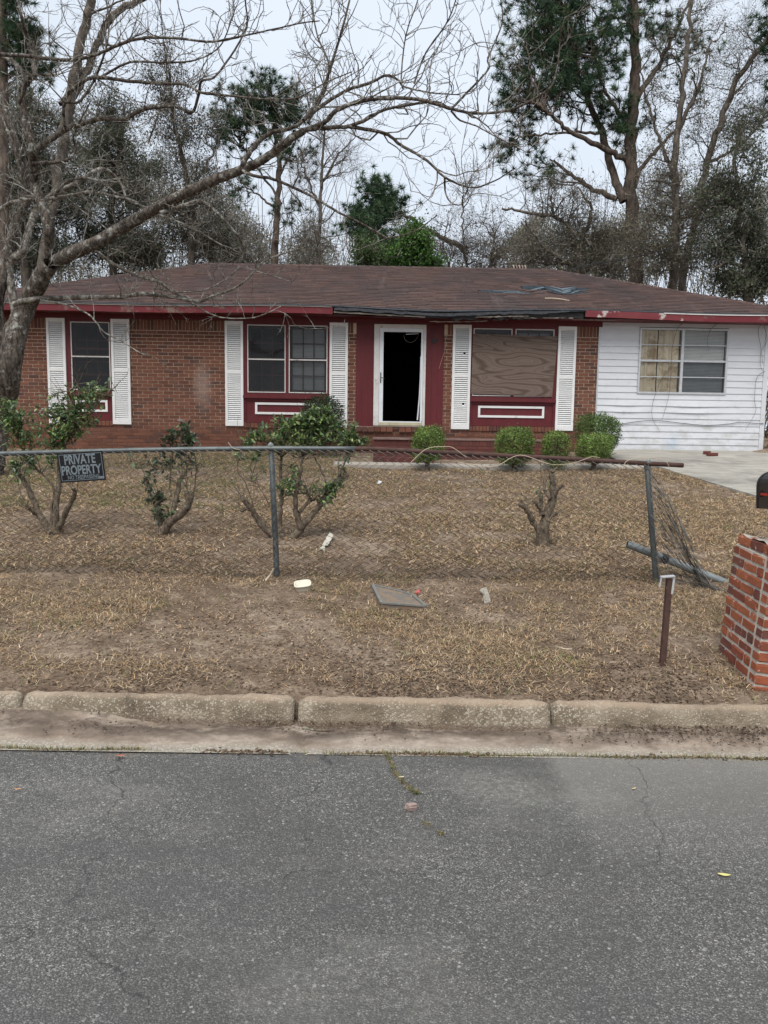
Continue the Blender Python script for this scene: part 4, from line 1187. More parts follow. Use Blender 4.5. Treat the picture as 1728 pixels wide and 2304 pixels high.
for c in range(-1, 13):
    inset = .018 if c >= 12 else (.0 if c > 0 else -.004)
    for (ox, oy, an) in rot4:
        ca, sa = math.cos(R_(an)), math.sin(R_(an))
        lay = [(.0985, .197), (.3055, .197), (.463, .092)] if c % 2 == 0 else [(.0475, .092), (.2005, .197), (.4075, .197)]
        for q, (cx, ln) in enumerate(lay):
            if c == 12 and rnd.random() < .0: continue
            me = rnd.choice(full if ln > .15 else half)
            dy = .045 + inset + rnd.uniform(-.003, .003)
            px_, py_ = ox + ca * cx - sa * dy, oy + sa * cx + ca * dy
            o = link('brick', me, pil, (px_, py_, c * PC + .03 + rnd.uniform(-.0015, .0015)), rot=(rnd.uniform(-.02, .02), rnd.uniform(-.02, .02), R_(an) + rnd.uniform(-.012, .012)))
# rough broken top
s = MB()
V = []; n = 9
for jy in range(n):
    for jx in range(n):
        V.append([.03 + (PWD - .06) * jx / (n - 1), .03 + (PWD - .06) * jy / (n - 1), 13 * PC - .012 + .022 * rs.rand()])
i = (np.arange(n - 1)[:, None] * n + np.arange(n - 1)[None]).ravel()
obj('mortar_bed', V, np.stack([i, i + 1, i + n + 1, i + n], 1), M['rotten'] if False else M['pmortar'], pil, None, True)

# mailbox ------------------------------------------------------------------------------
mp = at(1703, 1142, 4.74)
mail = thing('mailbox', 'black metal mailbox with red flag above the brick pillar', 'mailbox', tuple(mp), org=(0, 0, 0))
mail.rotation_euler = (R_(-3), R_(-2), R_(-8))
M['mailblack'] = mottled('rust-blotched black enamel', (.010, .010, .012), (.02, .019, .02), 12, .35, .1, .002, dirt=(.08, .04, .028), dscale=9, dlo=.55, dhi=.70, spec=.5)
M['flagred'] = plain('red flag enamel', (.42, .035, .022), .4)
ang = np.linspace(math.pi, 0, 13)
prof = [(0, 0)] + [(.085 + .085 * math.cos(t), .135 + .085 * math.sin(t)) for t in ang] + [(.17, 0)]
def extr(prof, y0, y1, name, mat, parent):
    m = len(prof)
    V = [[x, y0, z] for x, z in prof] + [[x, y1, z] for x, z in prof]
    i = np.arange(m); j = (i + 1) % m
    return obj(name, V, [np.stack([i, j, j + m, i + m], 1)[:, ::-1], np.array([list(range(m))]), np.array([list(range(m, 2 * m))[::-1]])], mat, parent)
box_ = extr(prof, -.48, 0, 'body', M['mailblack'], mail)
pr2 = [((x - .085) * 1.05 + .085, (z - .11) * 1.04 + .11) for x, z in prof]
extr(pr2, -.02, .004, 'rear_rim', M['mailblack'], box_); extr(pr2, -.495, -.47, 'door', M['mailblack'], box_)
s = MB(); s.box((-.010, -.20, .080), (-.005, -.075, .094)); s.build('flag', M['flagred'], box_)
s = MB(); s.box((-.014, -.09, .07), (.0, -.06, .11)); s.build('flag_hinge', M['steel_black'], box_)
s = MB(); s.box((.075, -.45, -.14), (.16, -.08, -.004)); s.build('support_block', M['bare_wood'], mail)

# ------------------------------------------------------------------ vegetation generators
def quads_leaves(C, size, rg, up=0.0, aspect=.5, outw=None):
    """diamond leaves around points C"""
    n = len(C)
    d = unit_rand(n, rg); d[:, 2] += up; d = nrm(d)
    if outw is not None: d = nrm(d + outw * .5)
    s = nrm(np.cross(d, unit_rand(n, rg) if outw is None else outw + unit_rand(n, rg) * .55))
    L = (size * rg.uniform(.6, 1.25, n))[:, None]
    V = np.stack([C, C + d * L * .5 + s * L * aspect * .5, C + d * L, C + d * L * .5 - s * L * aspect * .5], 1).reshape(-1, 3)
    F = np.arange(n * 4).reshape(n, 4)
    return V, F
def tri_leaves(C, size, rg):
    n = len(C)
    d = unit_rand(n, rg); s = nrm(np.cross(d, unit_rand(n, rg)))
    L = (size * rg.uniform(.6, 1.3, n))[:, None]
    V = np.stack([C, C + d * L * .75 + s * L * .36, C + d * L * .8 - s * L * .34], 1).reshape(-1, 3)
    return V, np.arange(n * 3).reshape(n, 3)
TWC = [(.15, .132, .112), (.20, .18, .155), (.12, .105, .09)]
def slivers(C, L, wd, rg):
    """fine twig ends: one long thin triangle each"""
    n = len(C)
    d = unit_rand(n, rg); d[:, 2] += .35; d = nrm(d); s = nrm(np.cross(d, unit_rand(n, rg))) * wd
    ln = (L * rg.uniform(.4, 1.3, n))[:, None]
    V = np.stack([C - d * ln * .5 - s, C - d * ln * .5 + s, C + d * ln * .5], 1).reshape(-1, 3)
    return V, np.arange(n * 3).reshape(n, 3)
def folded_leaves(C, D, size, rg, aspect=.42):
    """leaves with a folded midrib, base at C, pointing along D"""
    n = len(C)
    d = nrm(D); upv = np.array([0, 0, 1.0]) + rg.normal(size=(n, 3)) * .45
    s = nrm(np.cross(d, upv)); nn = np.cross(s, d)
    L = (size * rg.uniform(.65, 1.2, n))[:, None]
    tip = C + d * L - nn * L * .12
    m1 = C + d * L * .35 - nn * L * .02; m2 = C + d * L * .7 - nn * L * .05
    wv = s * L * aspect * .5
    V = np.stack([C, m1 + wv + nn * L * .06, m2 + wv * .85 + nn * L * .04, tip, m2 - wv * .85 + nn * L * .04, m1 - wv + nn * L * .06, m1, m2], 1).reshape(-1, 3)
    b = (np.arange(n) * 8)[:, None]
    Q = np.concatenate([b + np.array([[6, 1, 2, 7]]), b + np.array([[5, 6, 7, 4]])])
    T = np.concatenate([b + np.array([[0, 1, 6]]), b + np.array([[0, 6, 5]]), b + np.array([[7, 2, 3]]), b + np.array([[7, 3, 4]])])
    return V, Q, T
def pick_cols(n, pal, rg, jit=.25):
    p = np.array(pal, float)
    c = p[rg.randint(0, len(p), n)]
    return c * (1 + (rg.rand(n, 1) - .5) * 2 * jit)
def wander(p, d, L, n, rg, wob=.25, up=0.0):
    p = np.array(p, float); d = np.array(d, float); out = [p]
    st = L / (n - 1)
    for _ in range(n - 1):
        d = d + rg.normal(size=3) * wob; d[2] += up; d = d / np.linalg.norm(d)
        p = p + d * st; out.append(p)
    return np.array(out)

# clipped boxwoods ---------------------------------------------------------------------------
def boxwood(label, c, rx, rz, n, pal, lobes=7, leaf=.028, seed=0, stem=.14, cat='bush', group='clipped bushes in front of the house'):
    rg = np.random.RandomState(seed)
    n = int(n * 1.5)
    gz0 = float(gbase(c[0], c[1]))
    t = thing('clipped_bush', label, cat, (c[0], c[1], gz0), group)
    cz = gz0 + stem + rz
    dirs = unit_rand(n, rg)
    ld = unit_rand(lobes, rg); la = rg.uniform(.06, .22, lobes)
    bump_ = 1 + sum(a * np.exp(-((1 - dirs @ l) / .18)) for l, a in zip(ld, la))
    bump_ += .05 * np.sin(dirs[:, 0] * 13 + seed) * np.sin(dirs[:, 2] * 11) 
    rr = np.clip(rg.power(5, n), .35, 1) * bump_ * rg.uniform(.90, 1.04, n) * np.where(rg.rand(n) < .04, rg.uniform(1.0, 1.16, n), 1) * (.88 + .22 * vnoise(dirs[:, 0] * 5 + seed * 3, dirs[:, 2] * 5 + dirs[:, 1] * 3))
    sq = np.sign(dirs) * np.abs(dirs) ** .8
    C = np.array([c[0], c[1], cz]) + sq * rr[:, None] * np.array([rx, rx * .95, rz]) * .9
    V, F = quads_leaves(C, leaf, rg, .2, .66, dirs)
    V[:, 2] = np.maximum(V[:, 2], gz0 + .03)
    tone = np.clip(.5 + .6 * vnoise(C[:, 0] * 9 + seed, C[:, 2] * 9 + C[:, 1] * 5), .5, 1.15)[:, None]
    obj('foliage', V, F, M['leaf_far'], t, pick_cols(n, pal, rg) * tone)
    s = Tubes()
    for k in range(26):
        e = C[rg.randint(n)]
        s.add(smooth_path([(c[0] + rg.uniform(-.03, .03), c[1] + rg.uniform(-.03, .03), gz0 - .02), (c[0] + (e[0] - c[0]) * .25, c[1] + (e[1] - c[1]) * .25, gz0 + (e[2] - gz0) * .5), e], 6), .014, .003, 4)
    s.build('stems', M['shrub_bark'], t)
GREEN = [(.14, .215, .048), (.18, .265, .062), (.10, .165, .038), (.25, .33, .095)]
DARKG = [(.030, .056, .020), (.042, .074, .026), (.024, .046, .020)]
boxwood('round clipped bush beside the brick steps, leftmost of the five light green ones', (.735, 13.28), .30, .34, 5200, GREEN, seed=1, stem=.10)
boxwood('widest light green clipped bush under the boarded window', (2.23, 13.25), .365, .37, 6500, GREEN, seed=2, stem=.06)
boxwood('narrow clipped bush between the boarded window and the brick corner', (2.93, 13.3), .25, .33, 3600, GREEN, seed=3, stem=.05, lobes=9)
boxwood('big dark clipped bush against the white siding', (4.0, 14.5), .43, .39, 8200, [(.085, .145, .036), (.115, .185, .046), (.065, .115, .030), (.15, .22, .06)], seed=4, stem=.12)
boxwood('low clipped bush in front of the bigger bush by the siding', (3.58, 13.2), .33, .28, 5200, GREEN, seed=5, stem=.12)
boxwood('dark round bush under the double window behind the leafy shrub', (-1.22, 15.2), .46, .55, 6500, DARKG, seed=6, stem=.15, leaf=.03, lobes=5)

# pruned shrubs behind the fence ---------------------------------------------------------------
LEAFP = [(.080, .145, .040), (.11, .185, .052), (.060, .112, .040), (.17, .245, .075), (.060, .10, .050), (.10, .15, .08), (.26, .30, .12)]
def zoomer(ox, oy, sc): return lambda p: (ox + p[0] / sc, oy + p[1] / sc)
def shrub(name, label, base_px, limbs, zf, blobs, twig_n, leaf_size, seed, pal=LEAFP, bare=0, twig_pts=(), dy=.25):
    """limbs: list of (points in zoom px, r0 px, r1 px, depth offset at the end); blobs: (zoom x, y, rx, ry, leaves)"""
    rg = np.random.RandomState(seed)
    g0 = on_ground(*base_px); Y0 = g0[1]
    t = thing(name, label, 'shrub', tuple(g0), 'pruned shrubs behind the fence')
    k = Y0 / FPX
    tb = Tubes(); ends = []
    for pts, r0, r1, do in limbs:
        n = len(pts)
        P = np.array([at(*zf(p), Y0 + do * q / (n - 1)) for q, p in enumerate(pts)])
        P = smooth_path(P, 4 * n)
        P += rg.normal(size=P.shape) * .004
        zs_ = 1.0 * (zf((1, 0))[0] - zf((0, 0))[0])
        rr = np.linspace(r0 * k, r1 * k, len(P)) * zs_ * rg.uniform(.9, 1.12, len(P))
        rr[0] *= 1.15
        tb.add(P, rr, None, 9, cap=True); ends.append(P)
    Cs, Ds = [], []
    allp = np.concatenate([e[len(e) // 2:] for e in ends])
    for bx, by, brx, bry, nl in blobs:
        px, py = zf((bx, by)); sc_ = zf((bx + 1, by))[0] - px
        c = at(px, py, Y0); rx_, rz_ = brx * sc_ * k, bry * sc_ * k
        ns = max(3, nl // 9)
        for _ in range(ns):
            o = unit_rand(1, rg)[0] * rg.rand() ** .4
            e = c + o * np.array([rx_, dy if rx_ > dy else rx_, rz_])
            near_ = allp[np.argmin(np.linalg.norm(allp - e + rg.normal(size=3) * .12, axis=1))]
            mid = (near_ + e) / 2 + rg.normal(size=3) * .04 + np.array([0, 0, .03])
            P = smooth_path([near_, mid, e], 7)
            tb.add(P, .0045, .0016, 4)
            m_ = max(3, int(1.9 * nl / ns)) if nl > 40 else max(3, int(nl / ns)); q = rg.uniform(.35, 1.0, m_)
            idx = np.clip((q * 6).astype(int), 0, 6)
            base = P[idx] + rg.normal(size=(m_, 3)) * .012
            dd = nrm(e - near_)[None] * .55 + unit_rand(m_, rg) + np.array([0, 0, .2])
            Cs.append(base); Ds.append(dd)
    for _ in range(bare):
        e0 = allp[rg.randint(len(allp))]
        d = nrm(rg.normal(size=3) * np.array([1, .6, .4]) + np.array([0, 0, .9]))
        P = wander(e0, d, rg.uniform(.12, .45), 6, rg, .18, .03); tb.add(P, .0035, .0012, 4)
    for pts in twig_pts:
        n = len(pts); P = smooth_path([at(*zf(p), Y0 - .05 + .02 * q) for q, p in enumerate(pts)], 14); tb.add(P, .005, .002, 5)
    tb.build('stems', M['shrub_bark'], t)
    if Cs:
        C = np.concatenate(Cs); D = np.concatenate(Ds)
        V, Q, T = folded_leaves(C, D, leaf_size, rg)
        n = len(C); c = pick_cols(n, pal, rg, .3)
        cc = np.concatenate([np.tile(c, (2, 1)), np.tile(c, (4, 1))])
        obj('foliage', V, [Q, T], M['leaf'], t, cc)
    return t
z5 = zoomer(0, 860, 5.53)
shrub('pruned_shrub', 'tall leafy pruned shrub behind the warning sign', (116, 1204),
      [([(640, 1890), (520, 1700), (430, 1500), (350, 1320), (240, 1150), (130, 1060)], 46, 24, .2),
       ([(690, 1880), (690, 1600), (735, 1300), (745, 1000), (800, 800), (850, 600), (860, 420), (925, 250)], 42, 14, .1),
       ([(720, 1860), (790, 1680), (880, 1500), (930, 1390), (915, 1310)], 38, 24, -.2),
       ([(650, 1850), (640, 1620), (670, 1330), (600, 1220), (450, 1080), (300, 860), (100, 480), (10, 280)], 20, 6, .25),
       ([(430, 1640), (380, 1590), (310, 1530)], 20, 12, -.1),
       ([(745, 1000), (820, 780), (880, 420), (900, 200), (870, 100)], 15, 7, .0),
       ([(860, 640), (1060, 520), (1200, 280), (1400, 90)], 9, 4, -.1),
       ([(860, 560), (980, 300), (965, 20)], 9, 6, .1), ([(870, 520), (900, 330), (890, 250)], 22, 18, 0)],
      z5, [(120, 400, 200, 160, 300), (300, 560, 180, 200, 230), (560, 360, 130, 110, 90), (860, 520, 260, 150, 420), (680, 680, 190, 160, 240), (950, 700, 150, 130, 150), (1050, 300, 200, 130, 150), (1180, 130, 120, 90, 90), (820, 100, 70, 90, 26), (280, 1000, 180, 130, 150), (130, 1000, 90, 80, 50), (650, 960, 100, 80, 50), (1430, 120, 60, 50, 16), (350, 1150, 70, 60, 40)],
      0, .052, 21, bare=60, twig_pts=[[(430, 960), (480, 860), (570, 830), (620, 790), (740, 755), (930, 835)], [(570, 830), (520, 740), (450, 650)], [(100, 1280), (150, 1200), (280, 1110), (330, 1040)], [(360, 1150), (370, 1300), (430, 1440), (560, 1490), (680, 1560)]])
z6 = zoomer(300, 940, 7.373)
shrub('pruned_shrub', 'small crooked shrub with few leaves under the brick wall', (364, 1203),
      [([(470, 1940), (560, 1780), (720, 1640), (880, 1500), (940, 1330), (900, 1230)], 85, 52, -.1),
       ([(640, 1700), (690, 1400), (740, 1200), (780, 1020), (870, 930)], 50, 32, .2),
       ([(450, 1850), (430, 1600), (420, 1420), (560, 1340)], 50, 16, .1),
       ([(620, 1300), (610, 1100), (630, 850), (640, 600), (660, 300)], 14, 7, .1),
       ([(890, 1200), (885, 900), (875, 600), (870, 350), (820, 170)], 10, 5, .1), ([(980, 1350), (1030, 1000), (1060, 900)], 14, 8, -.1), ([(340, 1250), (230, 1020), (100, 740)], 12, 6, .1)],
      z6, [(880, 340, 240, 120, 110), (600, 380, 130, 110, 60), (1100, 870, 120, 90, 18), (250, 1050, 90, 80, 14), (560, 1000, 130, 140, 20), (330, 1350, 130, 140, 60), (480, 1680, 150, 120, 60), (480, 850, 160, 140, 44), (760, 800, 160, 160, 40), (700, 1480, 130, 110, 20), (120, 760, 100, 80, 12), (1150, 650, 80, 70, 8)],
      0, .07, 22, pal=[(.05, .075, .045), (.07, .095, .055), (.04, .06, .035), (.055, .10, .03), (.10, .065, .05)], bare=30)
z7 = zoomer(500, 900, 4.608)
shrub('pruned_shrub', 'wide leafy shrub with forked trunks beside the grey fence post', (648, 1212),
      [([(600, 1440), (480, 1370), (380, 1260), (310, 1140), (240, 1060), (200, 1010)], 40, 22, -.15),
       ([(620, 1440), (590, 1340), (600, 1150), (620, 960), (600, 760), (620, 600)], 36, 12, .15),
       ([(700, 1450), (800, 1360), (900, 1230), (1030, 1070), (1150, 870), (1310, 780)], 44, 22, .1),
       ([(820, 1330), (770, 1180), (760, 1000), (790, 860), (830, 620)], 36, 12, -.1),
       ([(800, 1170), (880, 1080), (960, 1020)], 22, 14, .1), ([(900, 1080), (905, 950)], 14, 10, 0), ([(310, 1140), (260, 1130), (200, 1150)], 26, 14, 0),
       ([(1080, 860), (1010, 690), (900, 480), (860, 280)], 9, 5, .15), ([(330, 1100), (250, 880), (160, 730), (180, 600), (240, 480)], 7, 4, .1),
       ([(500, 1100), (390, 920), (300, 820)], 6, 3, 0), ([(1210, 760), (1300, 600), (1360, 540)], 8, 4, 0), ([(960, 560), (960, 260), (960, 180)], 9, 6, .1)],
      z7, [(620, 300, 200, 160, 330), (840, 220, 170, 130, 300), (1080, 200, 170, 130, 320), (1100, 360, 240, 130, 360), (820, 400, 230, 100, 260), (1330, 330, 100, 120, 130), (1480, 400, 90, 80, 80), (480, 230, 80, 70, 60), (360, 390, 130, 90, 110), (290, 560, 120, 90, 60), (720, 860, 170, 90, 110), (620, 960, 90, 70, 50), (1090, 960, 130, 110, 150), (1200, 880, 80, 80, 60), (430, 650, 80, 90, 20), (1250, 540, 120, 80, 40), (1480, 600, 60, 60, 12), (1120, 620, 90, 60, 16)],
      0, .056, 23, bare=100)
z8 = zoomer(1100, 1020, 6.9125)
shrub('pruned_shrub', 'bare stump of a hard-pruned shrub behind the rusty rail', (1223, 1229),
      [([(850, 1450), (855, 1250), (870, 1080), (940, 880), (1000, 700), (1000, 520), (985, 350), (985, 260)], 92, 38, .1),
       ([(800, 1420), (770, 1200), (690, 1060), (620, 920), (540, 830), (470, 790)], 58, 34, -.1),
       ([(830, 960), (810, 820), (810, 650)], 40, 32, .1), ([(820, 900), (760, 820), (700, 750)], 26, 20, -.05),
       ([(970, 700), (890, 620), (870, 480), (875, 380)], 28, 20, .1), ([(1030, 640), (1080, 560), (1160, 480)], 30, 24, -.05),
       ([(900, 1050), (980, 970), (1060, 930)], 36, 26, .05), ([(990, 290), (1060, 230)], 22, 18, 0), ([(980, 280), (920, 250)], 18, 12, 0), ([(540, 830), (510, 720)], 18, 12, 0)],
      z8, [(740, 600, 60, 40, 5)], 0, .05, 24, bare=8)

# ------------------------------------------------------------------ big bare tree in the front yard
rg = np.random.RandomState(5)
z1 = lambda x, y: (x * .5208, y * .5208)
z2 = lambda x, y: (864 + x * .5208, y * .5208)
z3 = lambda x, y: (x * .3617, 560 + y * .3617)
TY = 12.0
tb = at(-28, 1060, TY)
tree = thing('bare_tree', 'big bare multi-stemmed tree with lichened limbs at left before the house', 'tree', (tb[0], TY, gz(tb[0], TY)))
wood = Tubes(); fine = Tubes(); palew = Tubes()
limbs = []
def limb(pts, Y0, Y1, w0, w1, n=None, spawn=1.0, sides=10, pale=False):
    m = len(pts)
    P = np.array([at(x, y, Y0 + (Y1 - Y0) * (k / (m - 1)) + .15 * math.sin(k * 1.7 + w0)) for k, (x, y) in enumerate(pts)])
    P = smooth_path(P, n or m * 5)
    kk = (P[:, 1] / FPX)
    r = np.linspace(w0, w1, len(P)) * kk * .38 * (1 + .10 * (rg.rand(len(P)) - .5))
    P = P + rg.normal(size=P.shape) * np.minimum(r, .04)[:, None] * .10
    (palew if pale else wood).add(P, r, None, sides)
    limbs.append((P, r, spawn))
    return P
A = [z1(*p) for p in [(215, 1140), (330, 1085), (400, 1055), (500, 1000), (640, 920), (770, 850), (900, 790), (1040, 735), (1130, 695), (1230, 620), (1310, 565), (1400, 530), (1450, 480), (1550, 440), (1659, 425)]] + [z2(*p) for p in [(150, 430), (290, 470), (400, 490), (560, 470), (700, 395), (740, 330), (760, 190), (760, 110)]]
limb([(-30, 1075), (-22, 1010), (-6, 950), (8, 900), (22, 820), (36, 745), (58, 690), (88, 632), (112, 594)], 12.0, 11.6, 92, 44, sides=14, spawn=.1)
limb(A[:11], 11.6, 10.0, 40, 20, 60, .7)
limb(A[10:], 10.0, 9.1, 14, 3, 70, .9)
limb([z1(*p) for p in [(1310, 562), (1420, 552), (1510, 545), (1590, 512), (1659, 475)]] + [z2(*p) for p in [(100, 455), (220, 440), (290, 470)]], 9.9, 9.8, 13, 5, 50)
limb([z1(*p) for p in [(1500, 545), (1659, 575)]] + [z2(*p) for p in [(70, 625), (180, 690), (270, 770), (380, 810), (480, 780), (560, 730)]], 9.9, 9.4, 11, 3, 60)
limb([z2(*p) for p in [(262, 765), (265, 830), (290, 875), (340, 880), (400, 800)]], 9.6, 9.3, 6, 2)
limb([z1(*p) for p in [(1310, 520), (1400, 450), (1500, 390), (1600, 358)]] + [z2(*p) for p in [(10, 325), (60, 345), (90, 375), (200, 400), (330, 410)]], 10.0, 10.2, 11, 3, 60)
limb([z1(*p) for p in [(1040, 735), (1065, 680), (1110, 620), (1170, 575), (1250, 555), (1310, 520), (1390, 400), (1440, 250), (1480, 120), (1510, 0), (1530, -90)]], 10.4, 10.9, 16, 4, 70)
limb([z1(*p) for p in [(1330, 530), (1400, 400), (1420, 280), (1370, 150), (1350, 20), (1345, -80)]], 10.0, 10.6, 7, 3, 40)
limb([z2(*p) for p in [(290, 470), (340, 420), (450, 300), (450, 250), (510, 100), (505, 0), (500, -80)]], 9.5, 10.2, 7, 2.5, 50)
limb([z2(*p) for p in [(80, 380), (75, 320), (95, 150), (140, 20), (160, -60)]], 9.9, 10.6, 5, 2.5, 40)
limb([z2(*p) for p in [(130, 360), (180, 230), (270, 100), (310, 0), (320, -60)]], 9.9, 9.3, 5, 2.5, 40)
limb([z2(*p) for p in [(290, 480), (330, 520), (400, 545), (500, 600), (620, 660)]], 9.4, 8.9, 6, 2, 40)
limb([z1(*p) for p in [(690, 920), (800, 885), (870, 870), (950, 930), (1020, 1010), (1060, 1070), (1110, 1150)]], 10.9, 11.4, 11, 4, 50, pale=True)
limb([z1(*p) for p in [(1050, 740), (1100, 760), (1200, 780), (1350, 850), (1450, 910), (1550, 960), (1659, 1020)]] + [z2(*p) for p in [(20, 1028), (130, 1000), (230, 930)]], 10.4, 10.0, 10, 3, 60, .5)
B = [(112, 594)] + [z1(*p) for p in [(212, 1000), (190, 900), (152, 800), (146, 700), (140, 640), (102, 500), (92, 400), (130, 340), (150, 320), (140, 240), (120, 170), (95, 80), (70, -40)]]
limb(B, 11.6, 11.0, 34, 7, 90)
limb([z1(*p) for p in [(146, 650), (220, 600), (280, 560), (370, 530), (450, 510), (530, 520), (600, 480), (700, 460), (770, 465), (830, 485), (860, 400), (872, 350), (940, 320), (1060, 130), (1060, 0)]], 11.4, 10.2, 17, 4, 90)
limb([z1(*p) for p in [(280, 560), (278, 450), (340, 440), (400, 360), (430, 290), (462, 190), (470, 90), (450, -50)]], 11.0, 10.4, 9, 4, 60)
limb([z1(*p) for p in [(145, 705), (270, 697), (325, 655), (320, 580), (390, 440)]], 11.4, 10.8, 10, 3, 50)
limb([(45, 760)] + [z1(*p) for p in [(40, 1160), (95, 1090), (130, 980), (160, 900), (230, 840), (330, 790), (440, 730), (520, 790), (545, 860)]], 11.9, 12.8, 26, 6, 70, pale=True)
limb([z1(*p) for p in [(-60, 960), (0, 905), (70, 870), (200, 860), (300, 845), (400, 830), (500, 850), (580, 870), (640, 910), (800, 970), (960, 1060)]], 12.2, 11.4, 13, 4, 70, pale=True)
limb([z1(*p) for p in [(225, 860), (300, 780), (420, 780), (520, 850), (640, 900)]], 11.9, 11.5, 9, 5, 50, pale=True)
limb([(20, 800), (-8, 700), (10, 600), (38, 500), (60, 430), (30, 300), (-10, 200)], 12.0, 12.6, 46, 14, 50)
limb([(38, 500)] + [z1(*p) for p in [(120, 830), (60, 640), (20, 540), (-30, 460)]], 12.3, 12.4, 20, 7, 40)
limb([z1(*p) for p in [(260, 450), (300, 400), (370, 345), (440, 335), (550, 350), (700, 360), (800, 365), (870, 400), (960, 410), (1050, 420), (1180, 430), (1290, 420), (1400, 360), (1520, 310)]], 11.2, 9.6, 12, 3, 90)
limb([z1(*p) for p in [(-40, 235), (100, 240), (280, 260), (400, 240), (520, 190), (620, 165), (760, 165), (900, 180), (1000, 165), (1120, 140), (1300, 100), (1380, 90)]], 10.6, 9.4, 11, 3, 90)
limb([z1(*p) for p in [(-30, 230), (60, 270), (110, 350), (85, 450)]], 11.0, 11.2, 14, 7, 40)
limb([z1(*p) for p in [(150, 320), (235, 325), (240, 300)]], 11.1, 10.9, 7, 3, 20)
limb([z1(*p) for p in [(440, 330), (560, 270), (700, 270), (840, 260), (950, 200), (1010, 60)]], 10.8, 10.0, 7, 3, 60)
limb([z1(*p) for p in [(640, 620), (700, 440), (720, 300), (700, 120), (690, -20)]], 11.2, 10.8, 5, 2, 40)
# low limb over the roof edge
C3 = [z3(*p) for p in [(90, 345), (200, 312), (400, 305), (560, 300), (740, 300), (860, 280), (960, 285), (1080, 300), (1180, 320), (1250, 325), (1330, 290), (1450, 250), (1540, 185), (1640, 80), (1760, 30), (1900, -10)]]
limb(C3, 11.8, 11.6, 16, 4, 90, .8, pale=True)
limb([z3(*p) for p in [(250, 318), (400, 345), (540, 400), (600, 460), (650, 520), (750, 570), (860, 640), (920, 665)]], 11.7, 11.2, 6, 2.5, 50, .4, pale=True)
limb([z3(*p) for p in [(1190, 335), (1300, 400), (1400, 430), (1560, 430), (1659, 400), (1760, 350)]], 11.6, 11.2, 5, 2.5, 50, .6, pale=True)
limb([z3(*p) for p in [(560, -20), (600, 15), (700, 90), (850, 165), (980, 200), (1080, 270), (1180, 310)]], 11.6, 11.7, 10, 8, 50, .6, pale=True)
limb([z3(*p) for p in [(960, 285), (960, 245), (1080, 265), (1250, 260), (1390, 200), (1500, 120), (1600, 140), (1800, 200)]], 11.6, 11.3, 5, 2.5, 50, .6, pale=True)
# twigs
def twigs_on(P, r, dens, rg):
    seg = np.linalg.norm(np.diff(P, axis=0), axis=1); Ltot = seg.sum()
    cum = np.concatenate([[0], np.cumsum(seg)])
    n = int(Ltot * dens)
    for _ in range(n):
        f = rg.uniform(.12, 1.0) * Ltot
        i = min(np.searchsorted(cum, f), len(P) - 1)
        p = P[i]; t = nrm(P[min(i + 2, len(P) - 1)] - P[max(i - 2, 0)])
        d = nrm(t * rg.uniform(.2, .9) + unit_rand(1, rg)[0] * .9 + np.array([0, 0, .35]))
        ln = rg.uniform(.35, 1.25) * (1.15 - .5 * f / Ltot)
        m = 8
        Q = wander(p, d, ln, m, rg, .30, .08)
        r0 = min(r[i] * .6, .004 + ln * .006)
        fine.add(Q, max(r0, .0055), .003, 5)
        for _ in range(rg.randint(2, 5)):
            q = rg.randint(2, m); dq = nrm(Q[min(q + 1, m - 1)] - Q[q - 1])
            d2 = nrm(dq * .7 + unit_rand(1, rg)[0] * .75 + np.array([0, 0, .25]))
            l2 = rg.uniform(.12, .45)
            S = wander(Q[q], d2, l2, 5, rg, .22, .06)
            fine.add(S, .0042, .0024, 4)
            for _ in range(rg.randint(1, 4)):
                q2 = rg.randint(1, 5); fine.add(wander(S[q2], nrm(nrm(S[q2] - S[q2 - 1]) * .5 + unit_rand(1, rg)[0] * .8), rg.uniform(.04, .13), 3, rg, .25, .08), .0030, .0020, 3)
for P, r, sp in limbs:
    twigs_on(P, r, 5.6 * sp, rg)
wood.build('trunk', M['bark'], tree)
palew.build('lichened_limbs', M['twig'], tree)
fine.build('twigs', M['twig'], tree)

